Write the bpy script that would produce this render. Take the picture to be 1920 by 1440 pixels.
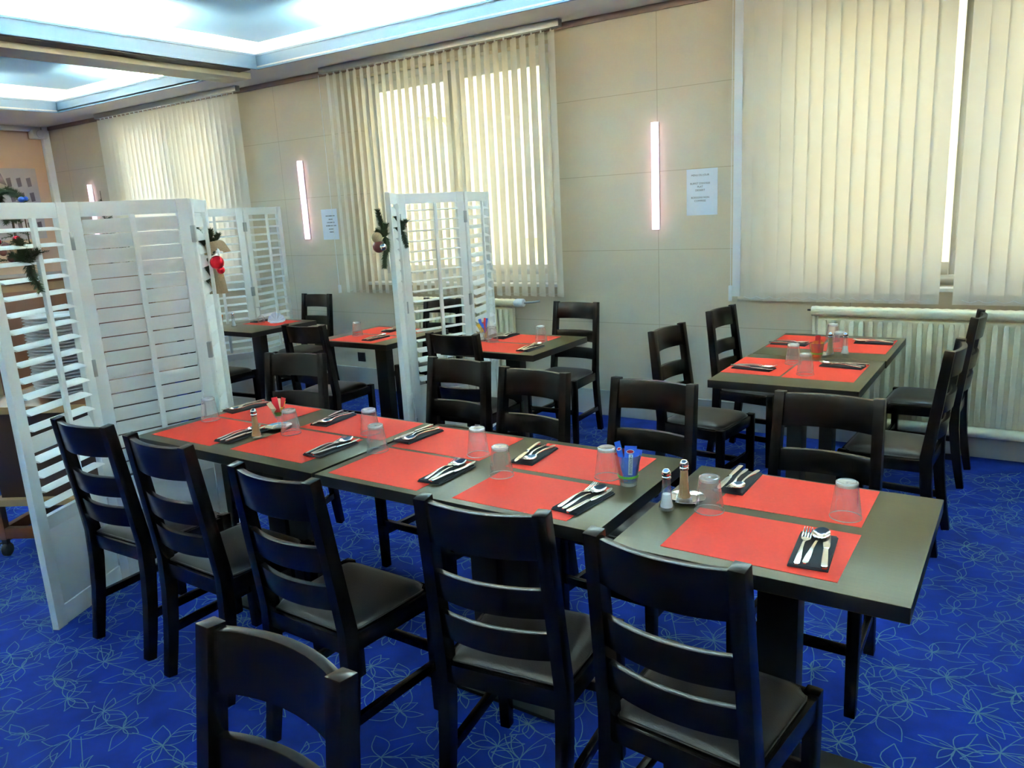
import bpy, bmesh, math, random
from mathutils import Vector, Matrix
PI = math.pi
sc = bpy.context.scene
for o in list(bpy.data.objects): bpy.data.objects.remove(o)
C = sc.collection

# ------------------------------------------------------------------ camera, exposure, world
RIGHT = Vector((0.8325079, 0.5515008, -0.0527009))
UP = Vector((-0.0798748, 0.2136145, 0.9736472))
FWD = Vector((-0.5482249, 0.8063596, -0.2218868))
CAMZ = 1.56
cd = bpy.data.cameras.new('camera'); cam = bpy.data.objects.new('camera', cd); C.objects.link(cam)
R3 = Matrix((RIGHT, UP, -FWD)).transposed()
cam.matrix_world = Matrix.Translation((0, 0, CAMZ)) @ R3.to_4x4()
cd.sensor_fit = 'HORIZONTAL'; cd.sensor_width = 36; cd.lens = 1450 / 1920 * 36; cd.clip_start = 0.02
sc.camera = cam
vs = sc.view_settings
vs.view_transform = 'Standard'; vs.look = 'None'; vs.gamma = 1; vs.exposure = 2.76
try: vs.use_curve_mapping = False
except Exception: pass
w = bpy.data.worlds.new('world'); sc.world = w; w.use_nodes = True
bg = w.node_tree.nodes['Background']; bg.inputs[0].default_value = (1.0, 0.98, 0.95, 1); bg.inputs[1].default_value = .76
COVE = 330.0      # strength of the cove tubes
CEIL = 2.79

# ------------------------------------------------------------------ materials
def nd(m, t, **k):
    n = m.node_tree.nodes.new(t)
    for a, b in k.items(): setattr(n, a, b)
    return n
def lk(m, a, b): m.node_tree.links.new(a, b)
def mat(name, col, rough=0.5, metal=0.0, spec=None, noise=0, nscale=20, bump=0, emit=None, estr=0, coat=0, trans=0, ior=None):
    m = bpy.data.materials.new(name); m.use_nodes = True
    b = m.node_tree.nodes['Principled BSDF']
    b.inputs['Base Color'].default_value = (*col, 1); b.inputs['Roughness'].default_value = rough; b.inputs['Metallic'].default_value = metal
    if spec is not None: b.inputs['Specular IOR Level'].default_value = spec
    if coat: b.inputs['Coat Weight'].default_value = coat; b.inputs['Coat Roughness'].default_value = 0.15
    if trans: b.inputs['Transmission Weight'].default_value = trans
    if ior: b.inputs['IOR'].default_value = ior
    if noise or bump:
        tc = nd(m, 'ShaderNodeTexCoord'); n = nd(m, 'ShaderNodeTexNoise'); n.inputs['Scale'].default_value = nscale; n.inputs['Detail'].default_value = 4
        lk(m, tc.outputs['Object'], n.inputs['Vector'])
        if noise:
            r = nd(m, 'ShaderNodeMapRange'); r.inputs['From Min'].default_value = .3; r.inputs['From Max'].default_value = .7
            r.inputs['To Min'].default_value = 1 - noise; r.inputs['To Max'].default_value = 1 + noise
            x = nd(m, 'ShaderNodeVectorMath', operation='SCALE'); x.inputs[0].default_value = col
            lk(m, n.outputs['Fac'], r.inputs['Value']); lk(m, r.outputs['Result'], x.inputs['Scale']); lk(m, x.outputs['Vector'], b.inputs['Base Color'])
        if bump:
            bp = nd(m, 'ShaderNodeBump'); bp.inputs['Strength'].default_value = bump; bp.inputs['Distance'].default_value = .002
            lk(m, n.outputs['Fac'], bp.inputs['Height']); lk(m, bp.outputs['Normal'], b.inputs['Normal'])
    if emit: b.inputs['Emission Color'].default_value = (*emit, 1); b.inputs['Emission Strength'].default_value = estr
    return m
def wood(name, c1, c2, rough, scale=(3, 60, 60), bump=.15, spec=.5, coat=0):
    m = mat(name, c1, rough, spec=spec, coat=coat); b = m.node_tree.nodes['Principled BSDF']
    tc = nd(m, 'ShaderNodeTexCoord'); mp = nd(m, 'ShaderNodeMapping'); mp.inputs['Scale'].default_value = scale
    n = nd(m, 'ShaderNodeTexNoise'); n.inputs['Scale'].default_value = 2.0; n.inputs['Detail'].default_value = 6; n.inputs['Roughness'].default_value = .65
    mx = nd(m, 'ShaderNodeMix', data_type='RGBA'); mx.inputs[6].default_value = (*c1, 1); mx.inputs[7].default_value = (*c2, 1)
    bp = nd(m, 'ShaderNodeBump'); bp.inputs['Strength'].default_value = bump; bp.inputs['Distance'].default_value = .001
    lk(m, tc.outputs['Object'], mp.inputs['Vector']); lk(m, mp.outputs['Vector'], n.inputs['Vector']); lk(m, n.outputs['Fac'], mx.inputs[0])
    lk(m, mx.outputs[2], b.inputs['Base Color']); lk(m, n.outputs['Fac'], bp.inputs['Height']); lk(m, bp.outputs['Normal'], b.inputs['Normal'])
    return m
M = {}
M['chair'] = wood('dark wenge wood', (.0030, .0018, .0015), (.0060, .0038, .0030), .27, (60, 60, 4), .12, spec=.24)
M['table'] = wood('wenge table top', (.042, .034, .013), (.064, .052, .021), .30, (4, 70, 70), .1, spec=.21)
M['table'].node_tree.nodes['Principled BSDF'].inputs['Specular Tint'].default_value = (1, .84, .52, 1)
M['tedge'] = mat('table edge', (.006, .0045, .004), .4, spec=.3)
M['metal_black'] = mat('black powder coat', (.004, .004, .004), .45, spec=.2)
M['seat'] = mat('brown leatherette', (.020, .0145, .012), .40, bump=.25, nscale=220)
M['mat'] = mat('red paper mat', (.80, .050, .026), .55, spec=.14, noise=.03, nscale=90)
M['napkin'] = mat('black paper napkin', (.010, .012, .020), .85, bump=.5, nscale=300)
M['steel'] = mat('polished cutlery steel', (.78, .76, .72), .16, 1.0)
M['chrome'] = mat('chrome', (.8, .8, .8), .08, 1.0)
M['white'] = mat('white lacquered wood', (.86, .87, .84), .38, noise=.03, nscale=6)
M['hinge'] = mat('dull steel hinge', (.42, .45, .46), .4, .9)
M['rad'] = mat('cream radiator enamel', (.92, .86, .62), .35)
M['plastic'] = mat('white plastic', (.75, .78, .8), .4)
M['ceil'] = mat('matte ceiling paint', (.80, .78, .72), .8)
M['blue'] = mat('blue ceiling paint', (.055, .175, .40), .6)
M['cove_white'] = mat('white cove plaster', (.85, .88, .88), .7)
M['fascia'] = mat('cove fascia', (.19, .31, .46), .5)
M['beam'] = mat('cream beam', (.62, .58, .42), .5)
M['dark'] = mat('dark track', (.03, .028, .035), .6)
M['base'] = mat('grey painted skirting', (.36, .38, .38), .55, noise=.06, nscale=5)
M['paper'] = mat('white printer paper', (.68, .77, .88), .7)
M['ink'] = mat('printed ink', (.05, .07, .09), .7)
M['upvc'] = mat('white window frame', (.85, .88, .88), .35)
M['rubber'] = mat('black rubber', (.008, .008, .008), .7)
M['cart'] = wood('red brown cart wood', (.10, .030, .012), (.18, .06, .02), .4, (4, 40, 40))
M['lightwood'] = mat('pale wood edging', (.45, .27, .12), .45)
M['porcelain'] = mat('white porcelain', (.82, .82, .84), .12)
M['needle'] = mat('fir needles', (.030, .060, .022), .6, noise=.3, nscale=60)
M['twig'] = mat('brown twig', (.07, .04, .02), .8)
M['red_foil'] = mat('red foil bauble', (.75, .01, .03), .18, .7)
M['silver'] = mat('silver bauble', (.75, .77, .78), .15, .9)
M['burlap'] = mat('beige tulle ribbon', (.52, .40, .24), .8, noise=.15, nscale=200)
M['brownred'] = mat('dark red bauble', (.12, .025, .02), .35)
M['salt'] = mat('white salt', (.85, .87, .9), .8)
M['pepper'] = mat('ground pepper', (.48, .25, .08), .8, noise=.15, nscale=400)
M['blue_sachet'] = mat('blue sachet', (.015, .10, .62), .35)
M['red_sachet'] = mat('red sachet', (.65, .02, .03), .35)
M['yellow_sachet'] = mat('yellow sachet', (.85, .52, .04), .35)
M['orange_sachet'] = mat('orange sachet', (.80, .24, .02), .35)
M['cream_sachet'] = mat('cream sachet', (.78, .66, .42), .45)
M['green'] = mat('green band', (.10, .42, .02), .4)
M['logo_white'] = mat('sachet white print', (.85, .88, .9), .5)
M['black_plastic'] = mat('black plastic', (.01, .01, .012), .4)
M['carpet'] = mat('blue carpet', (.006, .024, .19), .95, spec=.1, noise=.22, nscale=9, bump=.6)
M['carpet_line'] = mat('pale carpet drawing', (.075, .145, .20), .95, spec=.1)
M['facade'] = mat('yellow rendered facade', (.82, .76, .45), .9, noise=.03, nscale=3)
M['pale'] = mat('pale outdoor enamel', (.8, .82, .8), .5)
M['trunk'] = mat('photo dark', (.10, .08, .10), .5)

def wall_mat(name, c1, tint=0):
    m = mat(name, c1, .6, spec=.3); b = m.node_tree.nodes['Principled BSDF']
    g = nd(m, 'ShaderNodeNewGeometry'); s = nd(m, 'ShaderNodeSeparateXYZ'); lk(m, g.outputs['Position'], s.inputs[0])
    def line(out, off, per, wd):
        a = nd(m, 'ShaderNodeMath', operation='SUBTRACT'); a.inputs[1].default_value = off; lk(m, out, a.inputs[0])
        p = nd(m, 'ShaderNodeMath', operation='PINGPONG'); p.inputs[1].default_value = per / 2; lk(m, a.outputs[0], p.inputs[0])
        c = nd(m, 'ShaderNodeMath', operation='LESS_THAN'); c.inputs[1].default_value = wd; lk(m, p.outputs[0], c.inputs[0]); return c.outputs[0]
    l1 = line(s.outputs['Z'], .183, .521, .0022); l2 = line(s.outputs['X'], -2.155, 1.247, .0026)
    mx = nd(m, 'ShaderNodeMath', operation='MAXIMUM'); lk(m, l1, mx.inputs[0]); lk(m, l2, mx.inputs[1])
    mix = nd(m, 'ShaderNodeMix', data_type='RGBA'); mix.inputs[6].default_value = (*c1, 1); mix.inputs[7].default_value = (c1[0] * .74, c1[1] * .72, c1[2] * .66, 1)
    lk(m, mx.outputs[0], mix.inputs[0]); lk(m, mix.outputs[2], b.inputs['Base Color']); return m
M['wall'] = wall_mat('panelled wall paint', (.62, .56, .44))
M['wall_end'] = mat('peach wall paint', (.60, .42, .30), .7)
M['wall_far'] = mat('darkened unseen wall', (.20, .14, .10), .7)  # out-of-view walls, colour darkened to cut the grey sheen on the chairs

def slat_mat():
    m = bpy.data.materials.new('cream blind fabric'); m.use_nodes = True; nt = m.node_tree; nt.nodes.clear()
    out = nd(m, 'ShaderNodeOutputMaterial'); mix = nd(m, 'ShaderNodeMixShader'); mix.inputs[0].default_value = .42
    d = nd(m, 'ShaderNodeBsdfDiffuse'); t = nd(m, 'ShaderNodeBsdfTranslucent')
    d.inputs[0].default_value = (.80, .76, .66, 1); t.inputs[0].default_value = (.78, .76, .70, 1)
    lk(m, d.outputs[0], mix.inputs[1]); lk(m, t.outputs[0], mix.inputs[2]); lk(m, mix.outputs[0], out.inputs[0]); return m
M['slat'] = slat_mat()
def glass_mat(name, col=(1, 1, 1), refl=.14, rough=.02, haze=0):
    # thin clear glass: mostly see-through, fresnel reflections
    m = bpy.data.materials.new(name); m.use_nodes = True; nt = m.node_tree; nt.nodes.clear()
    out = nd(m, 'ShaderNodeOutputMaterial'); mix = nd(m, 'ShaderNodeMixShader')
    tr = nd(m, 'ShaderNodeBsdfTransparent'); tr.inputs[0].default_value = (*col, 1)
    gl = nd(m, 'ShaderNodeBsdfGlossy'); gl.inputs['Roughness'].default_value = rough
    lw = nd(m, 'ShaderNodeLayerWeight'); lw.inputs[0].default_value = .35
    mr = nd(m, 'ShaderNodeMapRange'); mr.inputs['To Min'].default_value = refl * .35; mr.inputs['To Max'].default_value = min(1, refl * 5)
    lk(m, lw.outputs['Facing'], mr.inputs['Value']); lk(m, mr.outputs[0], mix.inputs[0])
    m2 = nd(m, 'ShaderNodeMixShader'); m2.inputs[0].default_value = haze; df = nd(m, 'ShaderNodeBsdfDiffuse'); df.inputs[0].default_value = (.9, .92, .92, 1)
    lk(m, tr.outputs[0], m2.inputs[1]); lk(m, df.outputs[0], m2.inputs[2])
    lk(m, m2.outputs[0], mix.inputs[1]); lk(m, gl.outputs[0], mix.inputs[2]); lk(m, mix.outputs[0], out.inputs[0]); return m
M['glass'] = glass_mat('tumbler glass', (.985, .99, .99), .15, .05, .13)
M['glass_thick'] = glass_mat('thick glass base', (.92, .94, .94), .34, .08, .55)
M['pane'] = glass_mat('window pane', (.96, .98, .97), .04)
M['shaker'] = glass_mat('shaker glass', (.97, .98, .98), .16, .03, .06)
M['amber'] = glass_mat('amber plastic cup', (.95, .50, .12), .15, .05, .1)
M['tube'] = mat('cove tube', (.9, .95, 1), .5, emit=(1.0, .70, .345), estr=COVE)
M['pink'] = mat('pink wall light', (1, .8, .95), .5, emit=(1.0, .60, .88), estr=.62)

# ------------------------------------------------------------------ mesh builder
class B:
    def __init__(s): s.v = []; s.f = []; s.m = []; s.k = 0
    def mt(s, k): s.k = k; return s
    def add(s, vs, fs):
        o = len(s.v); s.v += [tuple(v) for v in vs]
        for f in fs: s.f.append([i + o for i in f]); s.m.append(s.k)
        return s
    def box(s, c, d, rot=None):
        x, y, z = d[0] / 2, d[1] / 2, d[2] / 2
        P = [Vector((a * x, b * y, e * z)) for e in (-1, 1) for b in (-1, 1) for a in (-1, 1)]
        if rot is not None: P = [rot @ p for p in P]
        c = Vector(c)
        return s.add([p + c for p in P], [(0, 2, 3, 1), (4, 5, 7, 6), (0, 1, 5, 4), (2, 6, 7, 3), (0, 4, 6, 2), (1, 3, 7, 5)])
    def bx(s, x0, x1, y0, y1, z0, z1): return s.box(((x0 + x1) / 2, (y0 + y1) / 2, (z0 + z1) / 2), (abs(x1 - x0), abs(y1 - y0), abs(z1 - z0)))
    def sweep(s, path, w, h, side=None, caps=True):
        """rectangular section w (along side) x h along a path; w, h may be lists"""
        n = len(path); path = [Vector(p) for p in path]; vs = []; fs = []
        for i, p in enumerate(path):
            t = (path[min(i + 1, n - 1)] - path[max(i - 1, 0)]).normalized()
            sd = Vector(side) if side else (t.cross(Vector((0, 0, 1))) if abs(t.z) < .99 else Vector((1, 0, 0)))
            sd = (sd - t * sd.dot(t)).normalized(); up = sd.cross(t)
            ww = (w[i] if isinstance(w, (list, tuple)) else w) / 2; hh = (h[i] if isinstance(h, (list, tuple)) else h) / 2
            vs += [p + sd * ww + up * hh, p - sd * ww + up * hh, p - sd * ww - up * hh, p + sd * ww - up * hh]
        for i in range(n - 1):
            a = i * 4
            for j in range(4): fs.append((a + j, a + (j + 1) % 4, a + 4 + (j + 1) % 4, a + 4 + j))
        if caps: fs += [(3, 2, 1, 0), (n * 4 - 4, n * 4 - 3, n * 4 - 2, n * 4 - 1)]
        return s.add(vs, fs)
    def tube(s, path, r, seg=8, caps=True):
        n = len(path); path = [Vector(p) for p in path]; vs = []; fs = []
        for i, p in enumerate(path):
            t = (path[min(i + 1, n - 1)] - path[max(i - 1, 0)]).normalized()
            a = t.cross(Vector((0, 0, 1))) if abs(t.z) < .95 else t.cross(Vector((1, 0, 0))); a.normalize(); b = t.cross(a)
            rr = r[i] if isinstance(r, (list, tuple)) else r
            for j in range(seg):
                q = 2 * PI * j / seg; vs.append(p + (a * math.cos(q) + b * math.sin(q)) * rr)
        for i in range(n - 1):
            for j in range(seg): fs.append((i * seg + j, i * seg + (j + 1) % seg, (i + 1) * seg + (j + 1) % seg, (i + 1) * seg + j))
        if caps: fs += [tuple(range(seg))[::-1], tuple(range((n - 1) * seg, n * seg))]
        return s.add(vs, fs)
    def lathe(s, prof, c=(0, 0, 0), seg=24, closed=False):
        vs = []; fs = []; n = len(prof); c = Vector(c)
        for r, z in prof:
            for j in range(seg):
                q = 2 * PI * j / seg; vs.append(c + Vector((r * math.cos(q), r * math.sin(q), z)))
        rng = n if closed else n - 1
        for i in range(rng):
            k = (i + 1) % n
            for j in range(seg): fs.append((i * seg + j, i * seg + (j + 1) % seg, k * seg + (j + 1) % seg, k * seg + j))
        return s.add(vs, fs)
    def poly(s, pts, z0, z1):
        n = len(pts); vs = [(p[0], p[1], z0) for p in pts] + [(p[0], p[1], z1) for p in pts]
        fs = [tuple(range(n))[::-1], tuple(range(n, 2 * n))] + [(i, (i + 1) % n, n + (i + 1) % n, n + i) for i in range(n)]
        return s.add(vs, fs)
    def ball(s, c, r, seg=14, rings=8, sq=(1, 1, 1)):
        vs = []; fs = []; c = Vector(c)
        for i in range(rings + 1):
            a = PI * i / rings
            for j in range(seg):
                q = 2 * PI * j / seg; vs.append(c + Vector((math.sin(a) * math.cos(q) * r * sq[0], math.sin(a) * math.sin(q) * r * sq[1], math.cos(a) * r * sq[2])))
        for i in range(rings):
            for j in range(seg): fs.append((i * seg + j, (i + 1) * seg + j, (i + 1) * seg + (j + 1) % seg, i * seg + (j + 1) % seg))
        return s.add(vs, fs)
    def xf(s, mtx, start=0):
        for i in range(start, len(s.v)): s.v[i] = tuple(mtx @ Vector(s.v[i]))
        return s
    def build(s, name, mats, parent=None, bevel=0, smooth=35, seg=2):
        me = bpy.data.meshes.new(name); me.from_pydata(s.v, [], s.f)
        mats = mats if isinstance(mats, (list, tuple)) else [mats]
        for q in mats: me.materials.append(M[q] if isinstance(q, str) else q)
        for p, k in zip(me.polygons, s.m): p.material_index = min(k, len(mats) - 1)
        bm = bmesh.new(); bm.from_mesh(me); bmesh.ops.remove_doubles(bm, verts=bm.verts, dist=1e-6)
        bmesh.ops.recalc_face_normals(bm, faces=bm.faces)
        if bevel:
            es = [e for e in bm.edges if len(e.link_faces) == 2 and e.calc_face_angle(0) > .5]
            bmesh.ops.bevel(bm, geom=es, offset=bevel, segments=seg, profile=.6, affect='EDGES', clamp_overlap=True)
        bm.to_mesh(me); bm.free()
        if smooth:
            me.polygons.foreach_set('use_smooth', [True] * len(me.polygons))
            try: me.set_sharp_from_angle(angle=math.radians(smooth))
            except Exception: pass
        o = bpy.data.objects.new(name, me); C.objects.link(o)
        if parent is not None: o.parent = parent
        return o
def tag(o, label, cat, group=None):
    o['label'] = label; o['category'] = cat
    if group: o['group'] = group
    return o
def thing(name, label, cat, loc=(0, 0, 0), rz=0, group=None):
    o = bpy.data.objects.new(name, None); C.objects.link(o); o.location = loc; o.rotation_euler = (0, 0, rz)
    o.empty_display_size = .1
    return tag(o, label, cat, group)
def struct(o): o['kind'] = 'structure'; return o
def dup(o, parent=None):
    c = o.copy(); C.objects.link(c)
    if parent is not None: c.parent = parent
    for ch in list(o.children): dup(ch, c)
    return c
def place(root, used, loc, rz, label, group=None):
    """first use moves the original, later uses copy it with its parts"""
    o = root if not used.get(root.name) else dup(root)
    used[root.name] = True
    o.location = loc; o.rotation_euler = (0, 0, rz); o['label'] = label
    if group: o['group'] = group
    return o
USED = {}

# ------------------------------------------------------------------ room shell
random.seed(7)
XL, XR, YB, YF = -10.0, 3.2, -4.0, 5.053
def carpet():
    b = B(); b.bx(XL - .2, XR + .2, YB - .2, YF + .25, -.1, 0)
    b.mt(1); rnd = random.Random(3)
    def strip(pts, wd, z):
        n = len(pts); vs = []
        for i, p in enumerate(pts):
            a = Vector(pts[max(i - 1, 0)]); c = Vector(pts[min(i + 1, n - 1)]); t = (c - a)
            t = t.normalized() if t.length > 0 else Vector((1, 0)); nn = Vector((-t.y, t.x)) * wd / 2
            vs += [(p[0] + nn.x, p[1] + nn.y, z), (p[0] - nn.x, p[1] - nn.y, z)]
        b.add(vs, [(2 * i, 2 * i + 1, 2 * i + 3, 2 * i + 2) for i in range(n - 1)])
    def leaf(x, y, a, L, W, z, skew):
        ca, sa = math.cos(a), math.sin(a)
        for sg in (-1, 1):
            pts = []
            for i in range(8):
                t = i / 7; u = L * t; v = sg * W * math.sin(PI * t ** .85) * (1 + .25 * math.sin(3 * t + skew)) + skew * .012 * math.sin(PI * t)
                pts.append((x + u * ca - v * sa, y + u * sa + v * ca))
            strip(pts, .0029, z)
    st = .165
    nx = int((1.6 + 6.2) / st); ny = int((5.0 - .6) / st); k = 0
    for i in range(nx):
        for j in range(ny):
            x = -6.2 + (i + .5 * (j % 2) + rnd.uniform(-.25, .25)) * st; y = .6 + (j + rnd.uniform(-.25, .25)) * st
            n = rnd.choice((4, 5, 6, 7)); a0 = rnd.uniform(0, 2 * PI); k += 1; z = .0004 + .0003 * (k % 3)
            for q in range(n):
                a = a0 + q * 2 * PI / n + rnd.uniform(-.35, .35); L = rnd.uniform(.055, .13)
                leaf(x, y, a, L, L * rnd.uniform(.12, .24), z, rnd.uniform(-1, 1))
                if rnd.random() < .3:
                    s = rnd.uniform(.10, .2); c2 = rnd.uniform(-.5, .5)
                    strip([(x + s * t * math.cos(a + .5 + c2 * t), y + s * t * math.sin(a + .5 + c2 * t)) for t in [e / 6 for e in range(7)]], .0026, z)
    return b.build('floor', ['carpet', 'carpet_line'], smooth=0)
struct(carpet())

WIN = [(-8.43, -6.53), (-4.87, -2.97), (-1.44, .72)]   # openings in the window wall
WZ0, WZ1 = .985, 2.70
def window_wall():
    b = B(); y0, y1 = YF, YF + .25
    xs = [XL - .2] + [v for p in WIN for v in p] + [XR + .2]
    for i in range(0, len(xs), 2): b.bx(xs[i], xs[i + 1], y0, y1, 0, CEIL + .05)
    for a, c in WIN: b.bx(a, c, y0, y1, 0, WZ0); b.bx(a, c, y0, y1, WZ1, CEIL + .05)
    return b.build('wall_back', 'wall', smooth=0)
struct(window_wall())
b = B(); b.bx(XL - .2, XL, YB, YF, 0, CEIL + .05); struct(b.build('wall_left', 'wall_end', smooth=0))
b = B(); b.bx(XR, XR + .2, YB, YF, 0, CEIL + .05); struct(b.build('wall_right', 'wall_far', smooth=0))
b = B(); b.bx(XL, XR, YB - .2, YB, 0, CEIL + .05); struct(b.build('wall_front', 'wall_far', smooth=0))
b = B(); b.bx(XL + .01, XR, YF - .014, YF - .0005, .001, .185); b.bx(XL + .01, XR, YF - .018, YF - .0005, .185, .194); struct(b.build('baseboard_back', 'base', bevel=.002))
b = B(); b.bx(XL + .0005, XL + .07, YF - .08, YF - .001, 0.001, CEIL - .001); struct(b.build('trim_1', 'cove_white', bevel=.01))
b = B(); b.bx(XL + .0005, XL + .06, YB + .01, YF - .09, CEIL - .055, CEIL - .001); struct(b.build('trim_2', 'cove_white', bevel=.01))

b = B(); b.bx(XL + .08, XR, YF - .022, YF - .0005, 2.748, CEIL - .001); struct(b.build('trim_6', mat('taupe shade band', (.27, .20, .17), .7), bevel=.004))  # thin taupe strip paints in the shaded band below the ceiling
# ceiling with two recessed light coves
COVES = [(-5.47, 1.9, -2.2, 4.55), (-8.68, -6.12, -1.2, 4.54)]
def ceiling():
    b = B(); xs = sorted({XL - .2, XR + .2} | {c[0] for c in COVES} | {c[1] for c in COVES}); ys = sorted({YB - .2, YF + .25} | {c[2] for c in COVES} | {c[3] for c in COVES})
    for i in range(len(xs) - 1):
        for j in range(len(ys) - 1):
            cx, cy = (xs[i] + xs[i + 1]) / 2, (ys[j] + ys[j + 1]) / 2
            if any(c[0] < cx < c[1] and c[2] < cy < c[3] for c in COVES): continue
            b.bx(xs[i], xs[i + 1], ys[j], ys[j + 1], CEIL, CEIL + .02)
    return b.build('ceiling', 'ceil', smooth=0)
struct(ceiling())
for k, (x0, x1, y0, y1) in enumerate(COVES):
    # upstanding lip round the opening with two fine mouldings
    b = B(); t = .012
    for (a, c, d, e) in ((x0 - t, x1 + t, y1, y1 + t), (x0 - t, x1 + t, y0 - t, y0), (x0 - t, x0, y0, y1), (x1, x1 + t, y0, y1)):
        b.bx(a, c, d, e, CEIL + .0, CEIL + .108)
    for z0, z1, p in ((CEIL - .006, CEIL + .006, .007), (CEIL + .094, CEIL + .11, .008)):
        for (a, c, d, e) in ((x0, x1, y1 - p, y1 + t), (x0, x1, y0 - t, y0 + p), (x0 - t, x0 + p, y0 + p, y1 - p), (x1 - p, x1 + t, y0 + p, y1 - p)):
            b.bx(a, c, d, e, z0, z1)
    struct(b.build('trim_%d' % (3 + 2 * k), 'fascia', smooth=0))
    # trough floor, outer walls and blue lid of the recess
    g = .30; H2 = 3.08; b = B()
    for (a, c, d, e) in ((x0 - g - .03, x1 + g + .03, y1 + g, y1 + g + .03), (x0 - g - .03, x1 + g + .03, y0 - g - .03, y0 - g), (x0 - g - .03, x0 - g, y0 - g, y1 + g), (x1 + g, x1 + g + .03, y0 - g, y1 + g)):
        b.bx(a, c, d, e, CEIL + .021, H2)
    b.mt(1); b.bx(x0 - g, x1 + g, y0 - g, y1 + g, H2, H2 + .03)
    o = b.build('ceiling_recess', ['cove_white', 'blue'], smooth=0); struct(o)
    # light tubes lying in the trough, with gaps at the corners
    lab = ['large ceiling cove over the dining tables', 'smaller ceiling cove at the far left'][k]
    zt = CEIL + .05; n = 0
    runs = []
    for (ax, p0, p1, q) in (('x', x0 + .95, x1 - .95, y1 + .13), ('x', x0 + .95, x1 - .95, y0 - .13), ('y', y0 + .95, y1 - .95, x0 - .13), ('y', y0 + .95, y1 - .95, x1 + .13)):
        side = n; n += 1
        tb = B(); path = [(p0, q, zt), (p1, q, zt)] if ax == 'x' else [(q, p0, zt), (q, p1, zt)]
        tb.tube(path, .014, 10)
        side_name = ['window side', 'near side', 'left side', 'right side'][side]
        t_ = thing('cove_light', 'light tube along the %s of the %s' % (side_name, lab), 'light', (0, 0, 0), 0, 'cove light tubes')
        tb.build('tube', 'tube', t_)
        eb = B(); 
        for e in path: eb.box((e[0], e[1], zt - .013), (.03, .03, .03))
        eb.build('end_cap', 'plastic', t_)
# rail of the folding partition under the ceiling
b = B(); b.bx(-5.93, -5.64, -2.2, 4.62, CEIL - .050, CEIL - .002); struct(b.build('beam', 'beam', bevel=.002))
b = B(); b.bx(-5.635, -5.49, -2.2, 4.50, CEIL - .012, CEIL - .001); struct(b.build('trim_4', 'dark', smooth=0))

# ------------------------------------------------------------------ windows, blinds, outside
for k, (a, c) in enumerate(WIN):
    w_ = bpy.data.objects.new('window_%d' % (k + 1), None); C.objects.link(w_); w_['kind'] = 'structure'; w_.location = (a, YF + .14, WZ0)
    W, Hh = c - a, WZ1 - WZ0; b = B(); f = .06
    b.bx(.001, f, -.03, .03, .001, Hh - .001); b.bx(W - f, W - .001, -.03, .03, .001, Hh - .001); b.bx(f, W - f, -.03, .03, .001, f); b.bx(f, W - f, -.03, .03, Hh - f, Hh - .001)
    b.build('window_frame', 'upvc', w_, bevel=.004)
    for s, (p, q) in enumerate(((f, W / 2 + .03), (W / 2 - .03, W - f))):
        b = B(); z0, z1 = f + .003, Hh - f - .003; e = .075; y0, y1 = (-.045, -.012)
        if s: p += .062
        b.bx(p + .003, p + e, y0, y1, z0, z1); b.bx(q - e, q - .003, y0, y1, z0, z1); b.bx(p + e, q - e, y0, y1, z0, z0 + e); b.bx(p + e, q - e, y0, y1, z1 - e, z1)
        sash = b.build('sash', 'upvc', w_, bevel=.004)
        b = B(); b.bx(p + e - .002, q - e + .002, -.030, -.026, z0 + e - .002, z1 - e + .002); b.build('pane', 'pane', sash, smooth=0)
    b = B(); b.bx(W / 2 - .006 + .03, W / 2 + .030, -.056, -.046, .15, Hh - .12); b.build('seal', 'dark', w_)
    b = B(); b.bx(-.04, W + .04, -.14 - .045, -.05, -.022, .001); b.build('window_sill', 'lightwood' if 0 else 'upvc', w_, bevel=.004)
b = B(); b.bx(-7.75, 3.5, 8.0, 8.3, -1, 6); fac = b.build('facade', 'facade', smooth=0); tag(fac, 'yellow rendered house wall outside the windows', 'building')
b = B(); b.bx(-14, 6, 5.6, 12, -1.1, -1.0); struct(b.build('ground', 'base', smooth=0))
ac = thing('air_conditioner', 'white outdoor air conditioning unit on the yellow house wall', 'air conditioner', (-6.34, 7.8499, 2.72))
b = B(); b.bx(-.24, .24, -.13, .13, 0, .46); b.build('casing', 'pale', ac, bevel=.015)
b = B(); b.lathe([(.0, -.0), (.17, 0), (.175, .012), (.16, .014), (.155, .004), (.0, .004)], seg=28); b.xf(Matrix.Translation((.02, -.145, .24)) @ Matrix.Rotation(PI / 2, 4, 'X')); b.build('fan_grille', 'hinge', ac)
b = B()
for s in (-.18, .18): b.bx(s - .02, s + .02, -.13, .15, -.03, -.001); b.sweep([(s, -.1, -.03), (s, .14, -.22)], .02, .02)
b.build('bracket', 'pale', ac)
bx_ = thing('meter_cabinet', 'pale slatted shutter box on the outside wall seen through the blind', 'cabinet', (-5.0, 7.9349, 1.2))
b = B(); b.bx(-.13, .13, -.06, .065, 0, 1.25); b.build('casing', 'pale', bx_, bevel=.01)
b = B(); [b.bx(-.1, .1, -.072, -.0605, .08 + i * .07, .12 + i * .07) for i in range(16)]; b.build('slats', 'ceil', bx_)

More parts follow.
